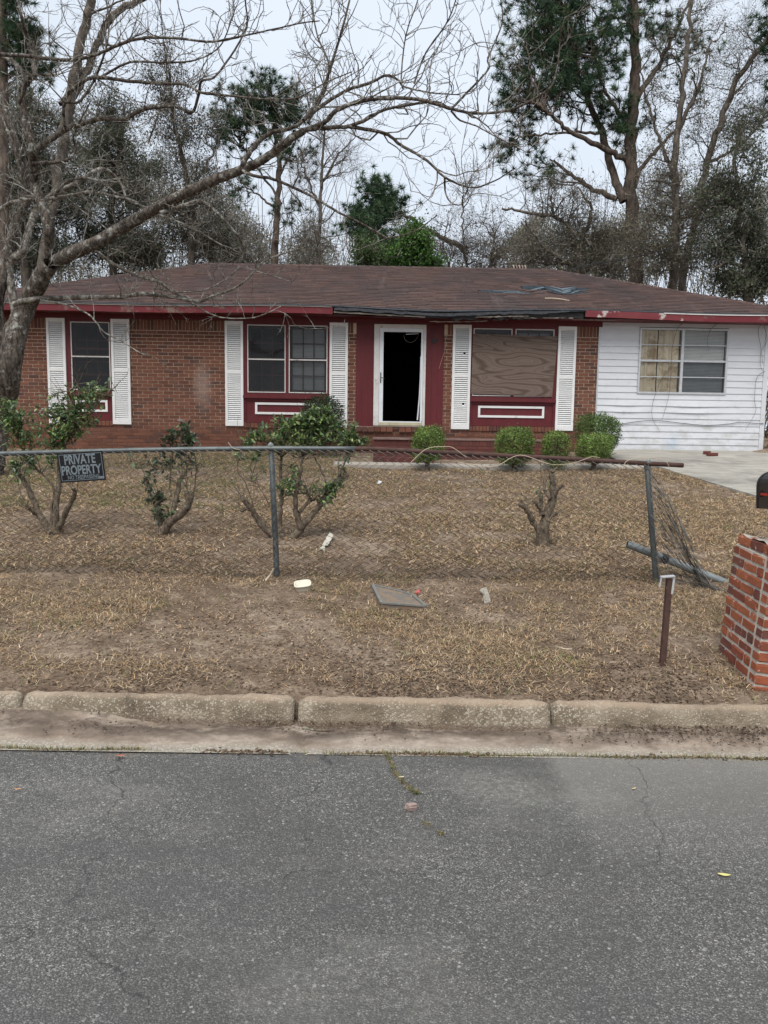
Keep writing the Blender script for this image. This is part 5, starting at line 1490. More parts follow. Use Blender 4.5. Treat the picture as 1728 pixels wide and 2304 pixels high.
# ------------------------------------------------------------------ trees beyond the house
def far_tree(name, label, group, Y, stems, blobs, seed, kind='broad', leaf=0.07, pal=None, leaves=40, twigs=8, twl=.8, bark_='bark_far', bw=(.035, .010), tr=.006, depth=1.0, needle=.26, spread=.45, tws=7):
    """stems: list of (px list, r0 m, r1 m); blobs: (px, py, rx, ry, clumps[, leaf factor])"""
    rg = np.random.RandomState(seed)
    k = Y / FPX
    b0 = at(*stems[0][0][0], Y)
    gz0 = float(gbase(b0[0], Y))
    t = thing(name, label, 'tree', (b0[0], Y, gz0), group)
    tb = Tubes(); SP = []
    for j, (pts, r0, r1) in enumerate(stems):
        P = [at(x, y, Y + (0 if j == 0 else .3 * math.sin(j * 2.3) * q)) for q, (x, y) in enumerate(pts)]
        if j == 0: P = [np.array([P[0][0], Y, gz0 - .2])] + P
        P = smooth_path(P, 6 * len(P)); P += rg.normal(size=P.shape) * .025
        tb.add(P, np.linspace(r0, r1, len(P)) * rg.uniform(.93, 1.07, len(P)), None, 8); SP.append(P)
    SPt = np.concatenate(SP)
    LC, LT = [], []
    for bl in blobs:
        bx, by, brx, bry, nc = bl[:5]; lf = bl[5] if len(bl) > 5 else 1.0
        c = at(bx, by, Y)
        for _ in range(nc):
            o = unit_rand(1, rg)[0] * rg.rand() ** .45
            e = c + o * np.array([brx * k, max(brx, bry) * k * depth, bry * k])
            dist = np.linalg.norm((SPt - e) * np.array([1, 1, 1]), axis=1) + 1.6 * np.maximum(SPt[:, 2] - e[2] + .2, 0)
            s = SPt[np.argmin(dist + rg.rand(len(SPt)) * .8)]
            ln = np.linalg.norm(e - s)
            mid = (s + e) / 2 + rg.normal(size=3) * .10 * ln + np.array([0, 0, .06 * ln if kind == 'broad' else -.04 * ln])
            P = smooth_path([s, mid, e], 9); P[1:-1] += rg.normal(size=(7, 3)) * .02 * ln
            tb.add(P, min(bw[0], .012 + ln * .012), bw[1], 5)
            tone = rg.uniform(.65, 1.25)
            dd = nrm(e - s)
            for _ in range(twigs):
                q = rg.randint(4, 9)
                d = nrm(dd * .6 + unit_rand(1, rg)[0] + np.array([0, 0, .15]))
                T = wander(P[q], d, twl * rg.uniform(.4, 1.2), 5, rg, .25, .03)
                tb.add(T, tr, tr * .45, 3)
                if kind == 'needle':
                    LC.append(T[-1]); LT.append(tone)
                    if rg.rand() < .5: LC.append(T[3]); LT.append(tone * .9)
                else:
                    m = int(leaves * 5.2 * lf / twigs)
                    if m > 0:
                        qi = rg.randint(1, 5, m)
                        LC += list(T[qi] + rg.normal(size=(m, 3)) * spread * .24); LT += [tone] * m
                    if twigs > 4:
                        for _ in range(4):
                            tb.add(wander(T[rg.randint(2, 5)], nrm(d * .6 + unit_rand(1, rg)[0]), twl * rg.uniform(.25, .6), 3, rg, .3, .03), tr * .6, tr * .35, 3)
    tb.build('trunk', M[bark_], t)
    if LC:
        C = np.array(LC); tn = np.array(LT)[:, None]
        if kind == 'needle':
            m = 46; n = len(C)
            ax = nrm(unit_rand(n, rg) * .5 + np.array([0, 0, .55]))
            D = nrm(np.repeat(ax, m, 0) * .55 + unit_rand(n * m, rg))
            B = np.repeat(C, m, 0)
            s = nrm(np.cross(D, unit_rand(n * m, rg))) * .0085
            Ln = (needle * rg.uniform(.7, 1.15, n * m))[:, None]
            V = np.stack([B - s, B + s, B + D * Ln + np.array([0, 0, -.03])], 1).reshape(-1, 3)
            obj('crown', V, np.arange(n * m * 3).reshape(-1, 3), M['needle'], t, np.repeat(pick_cols(n, pal, rg, .2) * tn, m, 0))
        else:
            V, F = tri_leaves(C, leaf * .68, rg)
            cc = pick_cols(len(C), pal, rg, .3) * tn
            q = slice(0, len(C), tws)
            V2, F2 = slivers(C[q], .42, .011, rg)
            obj('crown', np.concatenate([V, V2]), np.concatenate([F, F2 + len(V)]), M['leaf_far'], t, np.concatenate([cc, pick_cols(len(F2), TWC, rg, .3)]))
    return t
NEED = [(.034, .078, .036), (.046, .094, .042), (.029, .064, .031), (.070, .11, .052)]
OLIVE = [(.12, .118, .072), (.15, .14, .090), (.095, .10, .060), (.18, .16, .112)]
OAK = [(.060, .082, .044), (.082, .10, .058), (.050, .068, .037), (.11, .118, .076)]
BROWN = [(.10, .08, .055), (.075, .062, .042), (.06, .055, .035)]
GR = 'trees beyond the house'
far_tree('pine_tree', 'tall forked pine with long needles towering over the right side of the roof', GR, 27,
         [([(1430, 640), (1424, 520), (1418, 400), (1420, 300), (1428, 200), (1430, 100), (1427, 0), (1425, -120), (1420, -220)], .27, .10),
          ([(1405, 455), (1375, 380), (1355, 300), (1328, 235), (1298, 160), (1280, 100), (1265, 20), (1255, -60)], .15, .04),
          ([(1418, 365), (1350, 330), (1280, 292), (1228, 250), (1195, 225)], .11, .03), ([(1390, 450), (1322, 417), (1270, 380), (1238, 358)], .10, .03), ([(1422, 440), (1440, 385), (1490, 325), (1535, 275)], .10, .03),
          ([(1350, 300), (1270, 300), (1200, 305), (1150, 310)], .05, .02), ([(1426, 230), (1480, 150), (1520, 70), (1560, -20)], .10, .03), ([(1420, 300), (1360, 200), (1340, 120)], .07, .03)],
         [(1225, 60, 72, 75, 24), (1175, 150, 45, 45, 14), (1300, 50, 60, 70, 18), (1300, 160, 75, 50, 16), (1160, 220, 28, 28, 7), (1240, 210, 50, 35, 12), (1380, 70, 50, 70, 10), (1350, 230, 60, 40, 10), (1430, 10, 60, 60, 9), (1160, 300, 30, 40, 5), (1210, 375, 55, 25, 5), (1150, 345, 22, 20, 3), (1500, 80, 45, 50, 7), (1400, 280, 50, 50, 7), (1550, 120, 40, 40, 4), (1240, -40, 90, 60, 16), (1400, -60, 90, 60, 14)],
         31, 'needle', pal=NEED, twigs=7, twl=.9, bark_='bark_pine', tr=.010, bw=(.045, .014))
far_tree('pine_tree', 'mid-distance pine with flat-topped dark crown left of the centre', GR, 31,
         [([(618, 620), (622, 520), (627, 440), (626, 360), (616, 290), (606, 215)], .17, .05), ([(624, 440), (580, 380), (540, 320)], .05, .02), ([(626, 400), (660, 330), (680, 290)], .05, .02), ([(624, 470), (580, 440), (530, 400)], .05, .02)],
         [(600, 218, 70, 26, 17), (525, 250, 45, 30, 10), (660, 235, 40, 28, 9), (555, 300, 50, 35, 9), (630, 290, 50, 40, 7), (660, 345, 40, 40, 5), (660, 470, 40, 30, 3), (545, 420, 30, 20, 3), (490, 300, 25, 25, 3)],
         32, 'needle', pal=NEED, twigs=8, twl=.7, bark_='bark_pine', tr=.010, needle=.24)
far_tree('pine_tree', 'small bushy dark pine above the middle of the roof', GR, 25,
         [([(852, 620), (850, 540), (848, 470), (850, 400)], .10, .03)],
         [(850, 430, 32, 36, 10), (840, 490, 55, 40, 18), (885, 465, 28, 35, 8), (800, 520, 40, 40, 9), (855, 550, 60, 40, 14)],
         33, 'needle', pal=NEED, twigs=7, twl=.5, bark_='bark_pine', tr=.008, needle=.22)
far_tree('evergreen_tree', 'bright green leafy shrub-tree just above the roof ridge', GR, 22.5,
         [([(930, 640), (932, 580), (935, 520)], .05, .02)],
         [(932, 560, 48, 42, 24), (965, 590, 20, 20, 5), (895, 590, 20, 20, 4)],
         34, leaf=.12, pal=[(.055, .125, .022), (.075, .155, .03), (.04, .09, .018)], leaves=90, twigs=5, twl=.4, tws=40)
far_tree('evergreen_tree', 'yellowish green leafy shrub-tree behind the roof ridge beside the small pine', GR, 23,
         [([(825, 640), (822, 590), (820, 550)], .05, .02)], [(820, 580, 45, 28, 14), (865, 595, 25, 20, 6)],
         35, leaf=.11, pal=[(.06, .105, .03), (.08, .12, .04), (.05, .08, .025)], leaves=55, twigs=5, twl=.45, tws=40)
far_tree('bare_tree', 'pale-stemmed tree with sparse brown leaves right of the tall pine', GR, 25,
         [([(1515, 650), (1520, 500), (1520, 350), (1530, 250), (1545, 100), (1560, -40)], .17, .05), ([(1520, 400), (1490, 330), (1460, 240), (1440, 150)], .07, .02), ([(1525, 300), (1570, 200), (1600, 90)], .07, .02)],
         [(1530, 180, 90, 110, 18, .5), (1490, 400, 70, 70, 12, .7), (1580, 470, 70, 70, 14, 1.3), (1470, 540, 80, 55, 14, 1.0), (1560, 40, 80, 60, 8, .3), (1530, 580, 80, 40, 12, 1.1)],
         36, leaf=.10, pal=OLIVE, leaves=36, twigs=8, twl=1.0)
far_tree('bare_tree', 'dark leaning bare tree slanting out of the frame at upper right', GR, 27,
         [([(1535, 650), (1560, 520), (1590, 370), (1625, 260), (1665, 170), (1740, 70), (1790, 0)], .16, .06), ([(1590, 370), (1660, 330), (1740, 250)], .06, .02)],
         [(1640, 180, 60, 80, 12, .4), (1700, 90, 60, 60, 9, .3), (1690, 260, 60, 60, 10, .6), (1600, 330, 60, 60, 10, .7)],
         37, leaf=.09, pal=BROWN, leaves=26, twigs=9, twl=1.1)
far_tree('evergreen_tree', 'slim tree with dark glossy leaves near the right edge above the eave', GR, 23,
         [([(1682, 660), (1674, 560), (1660, 450), (1655, 360), (1672, 290)], .12, .04), ([(1665, 480), (1620, 430), (1600, 400)], .05, .02), ([(1676, 600), (1630, 590), (1590, 620)], .05, .02)],
         [(1660, 400, 55, 70, 13, 1.1), (1700, 520, 40, 60, 10, 1.6), (1600, 450, 40, 40, 7, 1.0), (1715, 620, 30, 40, 12, 2.5), (1610, 560, 50, 40, 10, 1.2), (1690, 300, 50, 50, 6, .7), (1650, 640, 40, 20, 6, 1.8)],
         38, leaf=.12, pal=OAK, leaves=46, twigs=7, twl=.7)
far_tree('bare_tree', 'vine-tangled olive tree left of the tall pine trunk', GR, 24,
         [([(1300, 650), (1300, 560), (1270, 500), (1200, 480), (1130, 470)], .12, .03), ([(1300, 560), (1330, 480), (1300, 420)], .08, .02), ([(1290, 600), (1230, 560), (1180, 500)], .06, .02)],
         [(1250, 530, 75, 50, 14, .55), (1170, 570, 75, 35, 11, .5), (1340, 545, 75, 55, 14, .9), (1300, 450, 65, 45, 9, .4), (1400, 560, 60, 50, 11, 1.0), (1220, 440, 55, 45, 7, .2), (1330, 595, 100, 25, 12, .9)],
         39, leaf=.09, pal=OLIVE, leaves=42, twigs=9, twl=.8)
far_tree('bare_tree', 'thin bare tree between the two pines with wiry twigs', GR, 28,
         [([(716, 640), (720, 500), (724, 380), (730, 290)], .10, .03), ([(722, 420), (760, 350), (800, 310)], .05, .015), ([(720, 470), (690, 400), (670, 340)], .05, .015)],
         [(745, 290, 60, 60, 9, 0), (700, 400, 50, 60, 9, 0), (780, 380, 50, 60, 7, 0), (720, 540, 60, 50, 10, .3)],
         40, leaf=.07, pal=BROWN, leaves=12, twigs=10, twl=1.1)
far_tree('bare_tree', 'wiry bare sapling clump above the ridge with a broken leaning trunk', GR, 26,
         [([(1050, 650), (1045, 560), (1040, 480), (1045, 420)], .045, .015), ([(902, 476), (950, 510), (1007, 541), (1045, 560)], .05, .10), ([(1030, 640), (1000, 560), (1010, 470)], .035, .012), ([(1090, 640), (1110, 540), (1105, 460)], .03, .012)],
         [(1030, 540, 60, 40, 10, .5), (1000, 585, 60, 25, 12, .7), (1040, 450, 45, 60, 7, .15), (1100, 540, 50, 55, 10, .6), (1090, 590, 60, 25, 12, .9)],
         41, leaf=.08, pal=BROWN, leaves=30, twigs=9, twl=.9, bark_='bark_far')
far_tree('evergreen_tree', 'dark evergreen mass at far left behind the bare tree', GR, 26,
         [([(60, 640), (50, 480), (60, 330), (70, 200)], .20, .06)],
         [(70, 330, 90, 80, 20), (40, 460, 100, 80, 22), (160, 420, 80, 80, 18), (90, 560, 120, 45, 20), (60, 230, 60, 50, 9, .7)],
         42, leaf=.11, pal=OAK, leaves=90, twigs=7, twl=.8, spread=.6)
far_tree('evergreen_tree', 'dark evergreen oak with gaps behind the long limb of the bare tree', GR, 28,
         [([(255, 640), (250, 500), (265, 380), (280, 240)], .18, .05)],
         [(230, 330, 80, 90, 18), (300, 420, 90, 80, 20), (210, 520, 90, 60, 20), (320, 560, 100, 40, 20), (260, 230, 60, 50, 8, .7)],
         43, leaf=.11, pal=OAK, leaves=85, twigs=7, twl=.8, spread=.6)
far_tree('evergreen_tree', 'thin-crowned grey-green oak left of the flat-topped pine', GR, 27,
         [([(430, 640), (432, 500), (420, 400), (390, 260), (380, 160)], .15, .04), ([(425, 440), (470, 360), (500, 320)], .06, .02)],
         [(390, 200, 60, 70, 13, .8), (420, 320, 75, 70, 16, .9), (470, 440, 70, 70, 14, .9), (400, 520, 80, 60, 17, 1.2), (500, 560, 70, 40, 14, .9), (560, 580, 80, 25, 10, .7)],
         44, leaf=.10, pal=[(.045, .05, .028), (.06, .062, .036), (.035, .042, .022)], leaves=52, twigs=8, twl=.9, spread=.5)
far_tree('pine_tree', 'tall straight pine at the left edge with dark needles high up', GR, 23,
         [([(8, 640), (8, 450), (6, 250), (4, 50), (2, -150)], .20, .13), ([(5, 180), (50, 150), (90, 150)], .05, .02), ([(5, 110), (40, 60), (70, 40)], .05, .02)],
         [(80, 135, 32, 35, 8), (35, 85, 40, 40, 9), (95, 175, 22, 20, 3), (20, 20, 50, 40, 8)],
         45, 'needle', pal=NEED, twigs=7, twl=.6, bark_='bark_pine', tr=.009)
far_tree('bare_tree', 'dark double-trunked tree leaning right behind the upper twigs at left', GR, 20,
         [([(95, 640), (120, 470), (140, 330), (158, 220), (180, 110), (205, 0), (215, -80)], .15, .10), ([(150, 250), (190, 165), (225, 90), (255, 35), (330, -10), (380, -40)], .10, .07)],
         [(200, 60, 60, 60, 5, 0), (300, 30, 60, 40, 4, 0), (150, 330, 50, 50, 4, 0)],
         46, leaf=.08, pal=OAK, leaves=8, twigs=6, twl=1.0)
far_tree('pine_tree', 'pine at the upper right corner with only a few needle tufts in view', GR, 25,
         [([(1860, 640), (1855, 400), (1850, 150), (1850, -150)], .2, .12), ([(1852, 130), (1790, 90), (1730, 70)], .06, .02), ([(1852, 50), (1790, 20), (1730, -10)], .06, .02), ([(1852, 260), (1790, 220), (1740, 200)], .05, .02)],
         [(1725, 80, 26, 28, 5), (1735, 5, 25, 25, 4), (1770, 200, 40, 40, 5), (1800, 60, 60, 60, 8)],
         47, 'needle', pal=NEED, twigs=6, twl=.6, bark_='bark_pine', tr=.009)
# undergrowth that reads as one mass along the back of the lot
rg = np.random.RandomState(77)
n = 260000
sx_ = rg.uniform(-260, 1990, n)
ytop = np.interp(sx_, [-260, 0, 200, 350, 480, 600, 700, 860, 960, 1120, 1200, 1330, 1500, 1700, 1990], [150, 190, 240, 300, 350, 440, 480, 520, 575, 560, 490, 420, 380, 420, 380])
sy_ = 640 - (640 - ytop) * rg.rand(n) ** .85
Yd = rg.uniform(34, 42, n)
d = _Fw[None] + ((sx_ - 864) / FPX)[:, None] * _R[None] + ((1152 - sy_) / FPX)[:, None] * _U[None]
C = CAMP + d * (Yd / d[:, 1])[:, None]
fr = (640 - sy_) / (640 - ytop)
keep = (vnoise(C[:, 0] * .55 + 3, C[:, 2] * .6) * .6 + vnoise(C[:, 0] * 1.9, C[:, 2] * 1.9 + 7) * .4) > .44 + .20 * fr
C = C[keep] + rg.normal(size=(keep.sum(), 3)) * .12
low = C[:, 2].copy()
C2 = C[::8].copy(); C2[:, 2] = 1.2 + rg.rand(len(C2)) * 7.5           # the same woods below the roof line
C = np.concatenate([C, C2]); C = C[rg.permutation(len(C))]
h = len(C) * 2 // 3; V, F = tri_leaves(C[:h], .105, rg); V2, F2 = slivers(C[h:], .75, .016, rg); V = np.concatenate([V, V2]); F = np.concatenate([F, F2 + 3 * h])
tn = .7 + .6 * vnoise(C[:, 0] * .8, C[:, 2] * .8)
setp(obj('distant_woods', V, F, M['leaf_far'], None, np.concatenate([pick_cols(h, OLIVE + OAK + [(.11, .125, .075), (.09, .11, .06)], rg, .3) * 1.35, pick_cols(len(C) - h, TWC, rg, .3) * 1.1]) * tn[:, None]), label='grey-green woods filling the gaps behind the nearer trees', cat='woods', kind='stuff')
s = Tubes()
for _ in range(900):
    x0, y0 = rg.uniform(-26, 28), rg.uniform(33, 42)
    s.add(wander((x0, y0, gbase(x0, y0)), nrm(np.array([rg.normal() * .25, rg.normal() * .2, 1])), rg.uniform(6, 13) * (.8 if abs(x0 - 3) < 4 else 1.15), 9, rg, .11, .03), .045, .006, 3)
setp(s.build('thicket_stems', M['twig_far'], None), label='thin bare stems standing in the grey-green woods', cat='woods', kind='stuff')
# dark shrub beyond the siding corner
far_tree('evergreen_tree', 'dark shrub just beyond the white siding corner', GR, 20, [([(1800, 1010), (1800, 960), (1800, 900)], .05, .02)], [(1800, 930, 70, 80, 16), (1790, 985, 60, 30, 10), (1850, 820, 60, 80, 10)], 48, leaf=.10, pal=OAK, leaves=80, twigs=6, twl=.4)

# ------------------------------------------------------------------ service cable, roof stick, wall cable, vines
cab = smooth_path([hw(4.3, 3.6, 5.4)] + [at(x, y, Yq) for x, y, Yq in [(1320, 597, 20.5), (1430, 578, 22), (1560, 544, 24), (1650, 510, 25.5), (1728, 474, 27), (1900, 380, 31)]], 40)
s = Tubes(); s.add(cab, .014, .014, 5)
setp(s.build('service_cable', M['steel_black']), 'black service cable sloping down to the right end of the roof', 'cable')
def world_tube(name, pts, r0, r1, mat, label, cat, group=None, n=24, sides=5):
    s = Tubes(); s.add(smooth_path(pts, n), r0, r1, sides)
    return setp(s.build(name, mat, None), label, cat, group)
def roofw(u, s_, h):
    p = rp(np.array([u]), np.array([s_]), h)[0]; return hw(*p)
world_tube('fallen_stick', [roofw(3.32, 1.02, .035), roofw(3.5, 1.0, .04), roofw(3.62, .97, .035), roofw(3.80, .84, .03)], .014, .010, M['dry'], 'pale broken stick lying on the roof below the damaged patch', 'stick')
fw = lambda x, y, v: (lambda p: p)(at(x, y, HY + (x - 864) / FPX * HY * math.tan(YAW) + v))
world_tube('wall_cable', [fw(x, y, -.03) for x, y in [(1395, 955), (1430, 949), (1476, 946), (1540, 953), (1590, 957), (1640, 954), (1665, 950), (1705, 953), (1718, 953)]], .006, .006, M['steel_black'], 'thin black cable tacked along the white siding', 'cable', n=40)
z4 = zoomer(1340, 690, 4.276)
for pts, lb in ([(860, 145), (790, 210), (740, 380), (730, 520), (720, 700), (700, 880), (640, 1090)], 'dry vine hanging over the middle of the siding window'), ([(1190, 150), (1110, 220), (1075, 330), (1090, 420)], 'short dry vine above the right half of the siding window'), ([(700, 610), (640, 690), (580, 830), (545, 960), (550, 1080), (620, 1200)], 'dry vine trailing below the siding window'), ([(1612, 145), (1565, 230), (1590, 400), (1585, 560), (1620, 640)], 'thick dry vine hanging from the eave corner'), ([(1612, 145), (1650, 320), (1600, 420), (1610, 540)], 'thin dry vine hanging beside the thicker one at the eave corner'), ([(1630, 620), (1550, 690), (1530, 900), (1540, 1010), (1440, 1190)], 'long thin dry vine down the right of the siding'):
    world_tube('dry_vine', [fw(*z4(p), -.06) for p in pts], .0055, .003, M['twig_far'], lb, 'vine', 'dry vines on the siding', sides=4)
world_tube('loose_wire', [fw(*zoomer(780, 690, 5.53)(p), -.04) for p in [(1225, 240), (1228, 400), (1222, 540), (1190, 640), (1150, 770)]], .004, .003, M['dry'], 'pale loose wire hanging beside the red door panel', 'wire')

# ------------------------------------------------------------------ litter on the verge
g0 = on_ground(905, 1356)
lid = thing('meter_lid', 'tilted grey rectangular water meter lid lying in the verge', 'lid', (g0[0], g0[1], gz(g0[0], g0[1])))
q = [on_ground(858, 1371), on_ground(958, 1377), on_ground(926, 1338), on_ground(838, 1331)]
hts = (.045, .03, .0, .055)
top = np.array([[p[0], p[1], gz(p[0], p[1]) + h] for p, h in zip(q, hts)])
M['lid'] = mottled('worn grey lid', (.11, .10, .088), (.17, .155, .135), 25, .85, .4, .004, dirt=(.20, .145, .10), dscale=9, dlo=.44, dhi=.56)
M['lid_rim'] = mottled('lid rim', (.12, .12, .112), (.19, .185, .17), 20, .8, .2, .003)
s = MB(); s.add(np.concatenate([top - (0, 0, .035), top]), BOXF); s.build('plate', M['lid'], lid)
cen = top.mean(0); inn = cen + (top - cen) * .8; 
for a_, b_ in ((0, 1), (1, 2), (2, 3), (3, 0)):
    s = MB(); s.bar(top[a_] + (top[b_] - top[a_]) * .01 + (0, 0, .004), top[b_] + (0, 0, .004), .022, .012); s.build('rim', M['lid_rim'], lid)
g0 = on_ground(682, 1326)
tub = thing('plastic_tub', 'small off-white broken plastic tub near the fence post', 'tub', (g0[0], g0[1], gz(g0[0], g0[1])), org=(0, 0, 0)); tub.rotation_euler = (R_(18), R_(-6), R_(8))
M['tub'] = mottled('yellowed plastic', (.55, .52, .42), (.66, .63, .54), 12, .5, .1, .002, dirt=(.3, .26, .18), dscale=20, dlo=.55, dhi=.75)
def tubmesh():
    ang = np.linspace(0, 2 * math.pi, 21)[:-1]
    sq = lambda t: (np.sign(math.cos(t)) * abs(math.cos(t)) ** .55, np.sign(math.sin(t)) * abs(math.sin(t)) ** .55)
    lv = [(.052, 0), (.058, .02), (.062, .052), (.066, .054), (.066, .060), (.058, .060), (.054, .012), (.0, .01)]
    V = [[r * sq(t)[0] * 1.05, r * sq(t)[1] * .85, z] for r, z in lv for t in ang]
    i = np.arange(20); F = np.concatenate([np.stack([k * 20 + i, k * 20 + (i + 1) % 20, (k + 1) * 20 + (i + 1) % 20, (k + 1) * 20 + i], 1) for k in range(7)])
    return V, F
obj('shell', *tubmesh(), M['tub'], tub, None, True)
def rag(name, label, cat, px, corners, hts, mat, th=.012):
    q = [on_ground(*c) for c in corners]
    top = np.array([[p[0], p[1], gz(p[0], p[1]) + h] for p, h in zip(q, hts)])
    mid = (top + np.roll(top, -1, 0)) / 2 + rs.normal(size=top.shape) * .006
    ring = np.stack([top, mid], 1).reshape(-1, 3); m = len(ring)
    V = np.concatenate([ring - (0, 0, th), ring]); i = np.arange(m); j = (i + 1) % m
    return setp(obj(name, V, [np.stack([i, j, j + m, i + m], 1), np.array([list(range(m, 2 * m))]), np.array([list(range(m))[::-1]])], mat), label, cat)
M['scrap'] = mottled('grey board scrap', (.22, .20, .165), (.33, .30, .25), 20, .9, .3, .004)
M['bone'] = mottled('pale bleached wood', (.38, .36, .30), (.52, .50, .43), 20, .9, .3, .004)
rag('board_scrap', 'grey angular scrap of board lying right of the meter lid', 'scrap', None, [(1079, 1336), (1094, 1331), (1104, 1358), (1090, 1361), (1088, 1341)], (.03, .035, .02, .012, .02), M['scrap'])
rag('wood_scrap', 'bleached forked wood scrap behind the fence by the leafy shrub', 'scrap', None, [(719, 1238), (726, 1230), (742, 1212), (750, 1216), (738, 1232), (731, 1233), (730, 1241)], (.02, .025, .06, .055, .03, .025, .012), M['bone'])
rag('paper_scrap', 'small white scrap on the lawn right of the leafy shrub', 'litter', None, [(847, 1092), (851, 1087), (859, 1089), (857, 1093)], (.02, .03, .03, .02), M['trimw'])
rag('red_scrap', 'small faded red plastic scrap beside the meter lid', 'litter', None, [(936, 1336), (940, 1331), (947, 1331), (945, 1337)], (.015, .03, .03, .015), plain('faded red plastic', (.42, .10, .09), .6))
for k, (px, pts, r, lb) in enumerate([(0, [(668, 1303), (690, 1306), (715, 1304), (752, 1301)], .010, 'dark fallen stick behind the off-white tub'), (0, [(598, 1306), (612, 1290), (622, 1272)], .012, 'short pale stick leaning on the fence post foot'), (0, [(1275, 1300), (1330, 1297), (1400, 1304), (1470, 1312)], .008, 'long thin stick along the foot of the fence'), (0, [(1025, 1470), (1040, 1482), (1062, 1500)], .008, 'crooked grey twig in the verge near the kerb'), (0, [(1250, 1462), (1270, 1466), (1286, 1466)], .007, 'curled dry strip on the verge left of the stake'), (0, [(683, 1640), (712, 1646), (742, 1648)], .007, 'dark stick lying in the gutter silt'), (0, [(598, 1610), (603, 1625), (596, 1645)], .005, 'thin root hanging over the kerb at the open joint')]):
    P = [];
    for x, y in pts:
        p = on_ground(x, y) if y < 1560 else at(x, y, CZ / (-ray(x, y)[2]) * ray(x, y)[1] * .985)
        zz = gz(p[0], p[1]) if y < 1560 else p[2]
        P.append((p[0], p[1], zz + r * .9))
    if k == 1: P[2] = (P[0][0] + .07, P[0][1] - .02, P[0][2] + .11); P[1] = (P[0][0] + .04, P[0][1], P[0][2] + .05)
    world_tube('stick', P, r, r * .6, M['dry'] if k in (1, 4) else M['shrub_bark'], lb, 'stick', n=10, sides=6)
# dry canes tangled along the top rail
for k, (pts, lb) in enumerate([([(1030, 1040), (1110, 1050), (1150, 1030), (1180, 1025), (1240, 1045), (1290, 1042), (1330, 1028), (1350, 1030)], 'dry cane woven along the rusty rail above the stump'), ([(925, 1040), (960, 1010), (1000, 1005), (1020, 1008), (1050, 1030)], 'arched dry cane over the rail before the round bush'), ([(1400, 1055), (1415, 1035), (1470, 1030), (1500, 1040), (1510, 1070)], 'dry cane looped round the last fence post'), ([(513, 995), (524, 1008), (540, 1012)], 'short forked dry cane on the rail left of the post')]):
    world_tube('dry_cane', [at(x, y, FY - .04) for x, y in pts], .0035, .002, M['dry'], lb, 'cane', 'dry canes on the fence')
# loose bricks by the driveway
for k, (x, y, a, lb) in enumerate([(1602, 1030, .2, 'loose dark brick lying flat on the driveway by the siding'), (1590, 1026, .9, 'second loose brick just behind the flat one on the driveway')]):
    g0 = on_ground(x, y); 
    o = setp(link('loose_brick', soft_brick(.2, .095, .06), None, (g0[0], g0[1], float(gbase(g0[0], g0[1])) + .066), rot=(0, 0, a)), lb, 'brick', 'loose bricks on the driveway')
    o.data.materials[0] = M['porch_brick']

# leaves and stones lying on the road
def flat_leaf(px, py, L, ang, colr, label, curl=.3):
    d = ray(px, py); p = CAMP + d * (-(CZ - .012) / d[2])
    xs = np.linspace(0, 1, 7); wv = np.sin(xs * math.pi) ** .8 * .17 * L
    ca, sa = math.cos(ang), math.sin(ang); V = []
    for t, ww in zip(xs, wv):
        for sgn in (-1, 0, 1):
            lx, ly = (t - .5) * L, sgn * ww
            V.append((p[0] + ca * lx - sa * ly, p[1] + sa * lx + ca * ly, p[2] + curl * L * ((t - .5) ** 2) + abs(sgn) * .1 * ww))
    F = []
    for k in range(6):
        for j in range(2): F.append([k * 3 + j, k * 3 + 3 + j, k * 3 + 4 + j, k * 3 + 1 + j])
    m = plain('dry leaf', colr, .7)
    setp(obj('fallen_leaf', V, F, m, None, None, True), label, 'leaf', 'leaves on the road')
flat_leaf(1629, 1968, .048, -.2, (.55, .50, .18), 'yellow narrow leaf on the asphalt at right')
flat_leaf(272, 1700, .05, .1, (.36, .13, .08), 'reddish brown leaf on the road edge at left')
flat_leaf(903, 1748, .03, .3, (.60, .55, .38), 'pale curled leaf in the grassy road crack')
flat_leaf(1426, 1774, .03, .5, (.46, .36, .2), 'tan leaf scrap on the asphalt below the kerb joint')
flat_leaf(40, 1775, .035, .2, (.42, .22, .10), 'orange brown leaf on the road near the left edge')
g0 = CAMP + ray(925, 1817) * (-(CZ - .01) / ray(925, 1817)[2])
me = soft_brick(.05, .03, .026); me.materials[0] = mottled('pinkish stone', (.24, .17, .15), (.34, .25, .22), 40, .9, .3, .002)
setp(link('stone', me, None, (g0[0], g0[1], .012), rot=(0, .15, .5)), 'small pinkish stone on the road beyond the grassy crack', 'stone')

# ------------------------------------------------------------------ dead grass, leaf litter, weeds
rg = np.random.RandomState(99)
def blades(px, py, pz, L, wd, tilt, rg, bend=.35):
    n = len(px)
    az = rg.uniform(0, 2 * math.pi, n)
    d = np.stack([np.cos(az) * np.cos(tilt), np.sin(az) * np.cos(tilt), np.sin(tilt)], 1)
    s = np.stack([-np.sin(az), np.cos(az), np.zeros(n)], 1) * wd[:, None] * .5
    B = np.stack([px, py, pz], 1)
    mid = B + d * L[:, None] * .55
    d2 = d + np.array([0, 0, -1]) * bend * rg.uniform(0, 1, n)[:, None] + rg.normal(size=(n, 3)) * .25
    tip = mid + nrm(d2) * L[:, None] * .5
    V = np.stack([B - s, B + s, mid + s * .8, mid - s * .8, tip], 1).reshape(-1, 3)
    b = (np.arange(n) * 5)[:, None]
    return V, b + np.array([[0, 1, 2, 3]]), b + np.array([[3, 2, 4]])
def scatter(n, y0, y1, dens_fn):
    y = rg.uniform(y0, y1, n); x = rg.uniform(-1, 1, n) * (y * .56 + 1.5)
    k = rg.rand(n) < dens_fn(x, y)
    return x[k], y[k]
